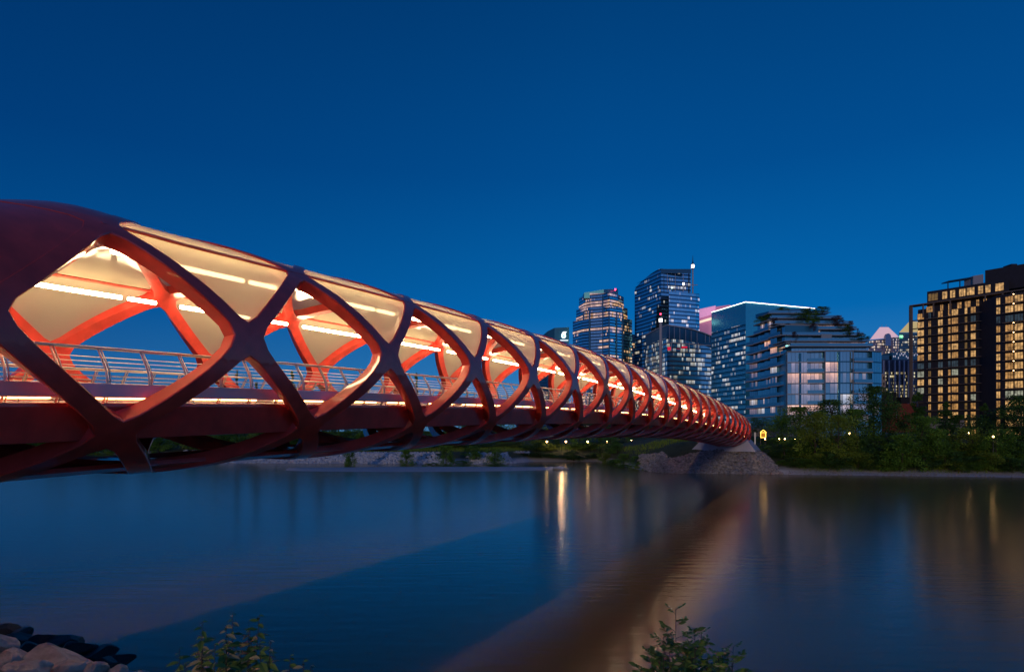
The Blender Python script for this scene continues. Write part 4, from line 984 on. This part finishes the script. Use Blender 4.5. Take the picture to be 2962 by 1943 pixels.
# left and middle far bank, seen under the bridge
n = 0; px = 1335
while px < 2010:
    Z = 156 + r.uniform(0, 12); put_tree(('bush', 'darkbush', 'shrub')[n % 3], px, Z, 1282 + r.uniform(-8, 10) + max(0, px-1850)*.02, r.uniform(85, 130), f'dark bank bush below the bridge, {ORD[n]} in line from the sandbar to the abutment', 'bush', 'bushes on the channel bank'); n += 1; px += r.uniform(26, 34)
n = 0; px = 1360
while px < 1960:
    put_tree(('darkbush', 'bush')[n % 2], px, 150.6 + r.uniform(0, 1.5), 1312 + r.uniform(-6, 8), r.uniform(75, 110), f'low bush at the edge of the side channel, {ORD[n]} from the sandbar', 'bush', 'bushes at the channel edge'); n += 1; px += r.uniform(30, 38)
n = 0; px = -20
while px < 1990:
    xx = (px-CX)/F*185; Z = max(168, interp(SH, xx) + 14) + r.uniform(0, 10); kn = ('dark', 'round', 'round', 'willow')[n % 4]
    put_tree(kn, px, Z, 1222 + r.uniform(-22, 10), r.uniform(80, 130), f'bankside tree behind the bridge, {ORD[n]} from the left edge', 'tree', 'trees behind the bridge on the far bank'); n += 1; px += r.uniform(50, 66)
n = 0; px = -15
while px < 1330:
    xx = (px-CX)/F*170; Z = max(157, interp(SH, xx) + 7) + r.uniform(0, 4)
    put_tree(('bush', 'shrub', 'bush')[n % 3], px, Z, 1256 + r.uniform(-12, 10), r.uniform(90, 140), f'green bank shrub seen below the bridge deck, {ORD[n]} from the left edge', 'shrub', 'shrubs on the far bank below the deck'); n += 1; px += r.uniform(54, 70)
for px, top, lb in ((686, 1062, 'tall dark conifer seen through the railing right of the nearest rib crossing'), (742, 1092, 'shorter dark conifer beside the tall one seen through the railing'), (845, 1066, 'broad dark conifer seen in the second opening of the bridge'),
        (925, 1090, 'dark conifer between the second and third rib crossings'), (1205, 1062, 'tall conifer seen behind the railing near the third rib crossing'), (1292, 1085, 'conifer behind the railing near the fourth rib crossing')):
    put_tree('spruce', px, 240, top, 46 if px != 845 else 70, lb, 'conifer', 'conifers behind the bridge railing')
# weeds on the sandbar and rubble
for i, (px, Z, top, wp, lb) in enumerate([(1010, 131, 1292, 46, 'tuft of bush on the rubble left of the sandbar'), (1290, 133, 1284, 70, 'dark bush on the rubble under the third bay'), (1340, 126, 1332, 90, 'low grass clump on the sandbar, left one'),
        (1430, 124, 1336, 80, 'low grass clump on the sandbar, right one'), (1250, 126, 1338, 70, 'flat weed patch at the back of the sandbar'), (1175, 135, 1300, 60, 'small bush among the rubble before the sandbar'), (1430, 137, 1295, 60, 'bush at the right end of the rubble bank'), (1370, 140, 1290, 80, 'bush behind the rubble at the middle of the sandbar'), (560, 143, 1312, 40, 'small bush at the left end of the visible rubble')]):
    put_tree('bush', px, Z, top, wp, lb, 'bush', 'bushes on the rubble and sandbar')
# planting on the terraces of the flats
for kn, px, Z, top, bot, wp, lb in (('round', 2262, 216, 893, 918, 46, 'green tree at the top left corner of the flats roof'), ('bush', 2215, 214, 915, 934, 48, 'low green shrub spilling over the left roof edge of the flats'),
        ('bush', 2338, 205, 897, 922, 62, 'broad green bush on the top terrace of the flats'), ('bush', 2378, 208, 889, 906, 40, 'dense bush at the right end of the top terrace'), ('bush', 2352, 201, 917, 938, 36, 'green bush on the second terrace from the top'),
        ('rust', 2424, 203, 916, 946, 34, 'purple-leaved little tree on the third terrace'), ('rust', 2461, 200, 931, 958, 16, 'thin reddish sapling at the right end of the fourth terrace'), ('darkbush', 2447, 199, 940, 958, 22, 'dark round bush beside the reddish sapling'),
        ('darkbush', 2458, 196, 958, 969, 18, 'small clipped bush on the fifth terrace'), ('rust', 2482, 194, 952, 972, 8, 'very thin young tree at the far right of the lower terraces'), ('rust', 2278, 200, 938, 972, 24, 'purple-leaved tree against the lit upper left rooms'),
        ('rust', 2240, 207, 922, 944, 20, 'dark purple shrub tree at the second terrace left end'), ('rust', 2296, 194, 962, 1000, 22, 'dark slender tree in front of the fifth terrace wall'), ('rust', 2353, 198, 938, 958, 18, 'purple shrub beside a small lamp on the fourth terrace'), ('darkbush', 2492, 191, 968, 984, 34, 'dark planter bushes at the lower right terrace edge')):
    put_tree(kn, px, Z, top-3, wp*1.35, lb, 'tree' if kn in ('round', 'rust') else 'bush', 'planting on the terraces of the flats', base=HT(bot, Z), name='terrace_tree' if kn in ('round', 'rust') else 'terrace_bush')
for key, root in PRO.items():
    if key not in seen_first:
        for ch in list(root.children): bpy.data.objects.remove(ch)
        bpy.data.objects.remove(root)
r = random.Random(8)
# ground cover
mb = MB()
for _ in range(30000):
    x = r.uniform(-95, 150); y = interp(SH, x) + (r.uniform(1.8, 16) if x > 46 else r.uniform(9.5, 26)); z = ground_z(x, y)
    if 18 < x < 47 and y < 121: continue
    l = r.uniform(.2, .55); a = r.uniform(0, 6.28); dx, dy = math.cos(a)*l*.5, math.sin(a)*l*.5; bx, by = math.sin(a)*.05, math.cos(a)*.05
    mb.quad((x-bx, y-by, z-.05), (x+bx, y+by, z-.05), (x+dx+bx*.3, y+dy, z+l), (x+dx-bx*.3, y+dy, z+l))
tag(mb.build('grass', LM_[2]), 'rough grass covering the far banks between shrubs', 'grass', kind='stuff')

# ------------------------------------------------------------------ lamps and small lit things on the far bank
lampglow = emis('lamp_globe', (1, .62, .22), 30)
polem = plain('lamp_pole', (.05, .05, .05), .5)
def lamp(px, py, Z, label, size=.16, strength=None, watts=None, base=None):
    x, y = PX(px, Z); z = HT(py, Z); zb = ground_z(x, y); o = empty('path_lamp', (x, y, zb), label, 'street lamp', 'small lamps along the far bank')
    mb = MB(); mb.tube([(x, y, zb-.2), (x, y, z-size)], [.06, .04], 6); mb.build('pole', polem, o)
    mb = MB(); mb.tube([(x, y, z-size), (x, y, z-size*.6), (x, y, z+size*.6), (x, y, z+size)], [size*.3, size, size, size*.3], 8); mb.build('globe', strength or lampglow, o, True)
    mb = MB(); mb.tube([(x, y, z+size), (x, y, z+size*1.5)], [size*1.2, size*.3], 8); mb.build('lamp_cap', polem, o)
    return o
star = emis('bright_lamp', (1, .58, .26), 150)
lamp(1624, 1243, 156, 'brightest lamp, shining just under the bridge deck above the sandbar tip', .28, star)
for i, px in enumerate((1582, 1637, 1700, 1757, 1827, 1873)): lamp(px, 1277 - (3 if i > 3 else 0), 158, f'small amber lamp below the bridge, {ORD[i]} from the left of six', .17)
lamp(2458, 1254, 119, 'twin-headed amber lamp among the trees below the right corner of the flats', .16)
lamp(2386, 1256, 118, 'faint white lamp among the trees below the middle of the flats', .06)
lamp(2802, 1251, 110, 'small amber lamp among trees below the middle of the dark flats', .11)
lamp(2873, 1262, 103, 'small white lamp among trees below the right wing of the dark flats', .10)
for i, px in enumerate((2254, 2270, 2300)): lamp(px, 1269, 131, f'tiny pink path light right of the gateway, {ORD[i]} of three', .09)
# lit gateway
Zg = 127; xg, _ = PX(2208, Zg); zg = ground_z(xg, Zg); g = empty('lit_gateway', (xg, Zg, zg), 'small gateway outlined in yellow light beside the far end of the bridge', 'gateway')
gl = emis('yellow_outline', (1, .60, .10), 3); k = Zg/F
def G(px, py): return (PX(px, Zg)[0], Zg, HT(py, Zg))
for nm, a, b in (('gate_post', (2200.5, 1265), (2200.5, 1250)), ('gate_post', (2215, 1265), (2215, 1250)), ('lintel', (2199, 1250.5), (2216.5, 1250.5)), ('gable_edge', (2199.5, 1249.5), (2207.7, 1243)), ('gable_edge', (2207.7, 1243), (2216, 1249.5)), ('threshold', (2200, 1265), (2215.5, 1265))):
    mb = MB(); mb.tube([G(*a), G(*b)], .055, 6); mb.build(nm, gl, g)
mb = MB(); px_box(mb, 2201.5, 2214, 1251.5, 1264, Zg+.3, .1); mb.build('gate_panel', emis('gate_panel', (.40, .20, .03), .25), g)
for a in (2199, 2214):
    mb = MB(); px_box(mb, a, a+2, 1265, 1285, Zg, .2); mb.build('gate_leg', polem, g)
lamp(2213, 1269, 126, 'low amber light at the foot of the lit gateway', .10)
x, y = PX(2184, 121); o = empty('white_post', (x, y, ground_z(x, y)), 'pale upright post at the far mouth of the bridge', 'post')
mb = MB(); mb.tube([(x, y, ground_z(x, y)), (x, y, HT(1250, 121))], .10, 8); mb.build('shaft', emis('glowing_post', (.5, .42, .38), .35), o); mb = MB(); mb.tube([(x, y, HT(1250, 121)), (x, y, HT(1249, 121))], [.14, .05], 8); mb.build('post_cap', polem, o)  # shaft given a weak emission so it looks lit
# retaining wall with lights behind the bushes
mb = MB(); px_box(mb, 2180, 2330, 1238, 1262, 150, 1.5); tag(mb.build('podium_wall', plain('podium_stone', (.30, .28, .28), .8, var=.1)), 'long low podium wall at the foot of the terraced flats', 'wall')
mb = MB(); px_box(mb, 2690, 2790, 1215, 1240, 200, 1.5); tag(mb.build('podium_wall', plain('podium_stone_dark', (.24, .20, .18), .8, var=.1)), 'low stone podium wall at the foot of the dark flats', 'wall')
# pale stones added to stand in for lamp-lit foam on the water
for i, (px, py, wp, lb) in enumerate(((1592, 1358, 26, 'small pale stone standing in for lamp-lit foam off the left of the sandbar tip'), (1624, 1358, 44, 'larger pale stone standing in for lamp-lit foam off the sandbar tip, right of the small one'))):
    Z = EYE*F/(py-HY); boulder(px, py-2, Z, wp, bankrock, lb, 'stones standing in for lamp-lit foam in the shallows', 200+i, .5)

# ------------------------------------------------------------------ leafy weeds in the foreground
near_leaf = [leaf_mat('sprig_leaf', (.07, .13, .02), (.17, .24, .045)), leaf_mat('sprig_leaf_dark', (.06, .12, .02), (.17, .26, .045)), leaf_mat('sprig_leaf_dry', (.34, .26, .11), (.48, .38, .18))]
stemm = plain('stem', (.07, .05, .025), .8)
def leaf(mb, p, d, n, l, w, curl=.25, m=0):
    d = d.normalized(); s_ = d.cross(n).normalized(); n = s_.cross(d).normalized()
    prof = [(0, .06), (.18, .55), (.42, 1.0), (.68, .8), (.88, .36), (1, .03)]; rows = []
    for t, ww in prof:
        c = p + d*l*t - n*curl*l*t*t; rows.append([mb.vert(c + s_*w*ww*.5 + n*w*.16*ww), mb.vert(c), mb.vert(c - s_*w*ww*.5 + n*w*.16*ww)])
    for A, B in zip(rows, rows[1:]):
        mb.face((A[0], A[1], B[1], B[0]), None, m); mb.face((A[1], A[2], B[2], B[1]), None, m)
def weed(name, label, Z, stems, lw, ll, pinnate, seed):
    r = random.Random(seed); xs_ = sum(s_[0] for s_ in stems)/len(stems); x0 = (xs_-CX)/F*Z; zb = ground_z(x0, Z)
    o = empty(name, (x0, Z, zb), label, 'plant'); k = Z/F
    for (bx, tx, ty) in stems:       # base px, tip px, tip py
        if pinnate: bx += 34; tx += 34
        zz = Z + r.uniform(-.35, .35); b = Vector(((bx-CX)/F*zz, zz, ground_z((bx-CX)/F*zz, zz)-.05)); t = Vector(((tx-CX)/F*zz, zz + r.uniform(-.15, .15), HT(ty, zz)))
        path = [b.lerp(t, q) + Vector((math.sin(q*3+bx)*.03*q, 0, 0)) for q in [i/12 for i in range(13)]]
        sm = MB(); sm.tube(path, [.006*(1-.7*i/12) for i in range(13)], 6); st = sm.build('stem', stemm, o)
        mb = MB(); L = (t-b).length; n_ = int(L*.85/(.027 if not pinnate else .055))
        for i in range(n_):
            q = 1 - (i/n_)**1.05*.72; p = b.lerp(t, q) + Vector((math.sin(q*3+bx)*.03*q, 0, 0)); sc = min(1, .35 + i*.11)*r.uniform(.75, 1.2)
            if pinnate:
                a = i*2.4 + r.uniform(-.3, .3); d = Vector((math.cos(a), math.sin(a)*.8, r.uniform(.15, .7))).normalized(); ln = ll*2.6*sc
                tip = p + d*ln; mb.tube([p, p.lerp(tip, .5) + Vector((0,0,.006)), tip], [.0014, .0011, .0006], 4, m=1)
                for j in range(3):
                    c = p.lerp(tip, .32 + .26*j)
                    for sg in (-1, 1):
                        sd = (d*.55 + d.cross(Vector((0,0,1)))*sg + Vector((0,0,r.uniform(-.3,.25)))).normalized(); leaf(mb, c, sd, Vector((r.uniform(-.5,.5), -1.1, r.uniform(.3,1))), ll*sc*r.uniform(.8,1.15), lw*sc, .2, 2 if r.random() < .12 else (1 if False else 0))
                leaf(mb, tip, d, Vector((0,-1,.6)), ll*sc, lw*sc, .2, 0)
            else:
                a = i*1.9 + r.uniform(-.5, .5); d = Vector((math.cos(a), math.sin(a), r.uniform(-.35, .35)))
                leaf(mb, p, d, Vector((r.uniform(-.5,.5), r.uniform(-1.2,0), 1)), ll*sc, lw*sc, r.uniform(.1, .5), 2 if r.random() < .22 else 0)
        mb.build('leaves', [near_leaf[1] if pinnate else near_leaf[0], stemm, near_leaf[2]], o)
r = random.Random(77)
weed('leafy_weed', 'leafy weed with broad pointed leaves at the bottom edge, left of the picture centre', 4.4,
     [(600, 585, 1798), (655, 675, 1782), (640, 655, 1800), (720, 728, 1812), (610, 600, 1835), (575, 560, 1900), (590, 570, 1880), (670, 668, 1840), (740, 746, 1870), (700, 705, 1880), (640, 630, 1885), (700, 742, 1790), (560, 575, 1872), (510, 500, 1892), (660, 640, 1850), (740, 780, 1880), (720, 700, 1860), (800, 842, 1905), (830, 880, 1915), (620, 610, 1860), (690, 690, 1830), (760, 755, 1850), (850, 905, 1932)], .042, .098, False, 3)
weed('leafy_shrub', 'shrub with small paired leaflets at the bottom edge, right of the picture centre', 4.7,
     [(1925, 1916, 1770), (1900, 1860, 1826), (1915, 1895, 1840), (1955, 1940, 1862), (2020, 2030, 1858), (1985, 1978, 1880), (2060, 2058, 1915), (1890, 1870, 1915), (1945, 1960, 1820), (2010, 2012, 1835), (1960, 1905, 1870), (1990, 1990, 1862), (2075, 2080, 1872), (2060, 2065, 1905), (1930, 1850, 1880), (1970, 1965, 1850), (2030, 2040, 1890), (1945, 1930, 1880), (2080, 2095, 1925), (1900, 1890, 1905), (2005, 2000, 1905)], .030, .068, True, 5)
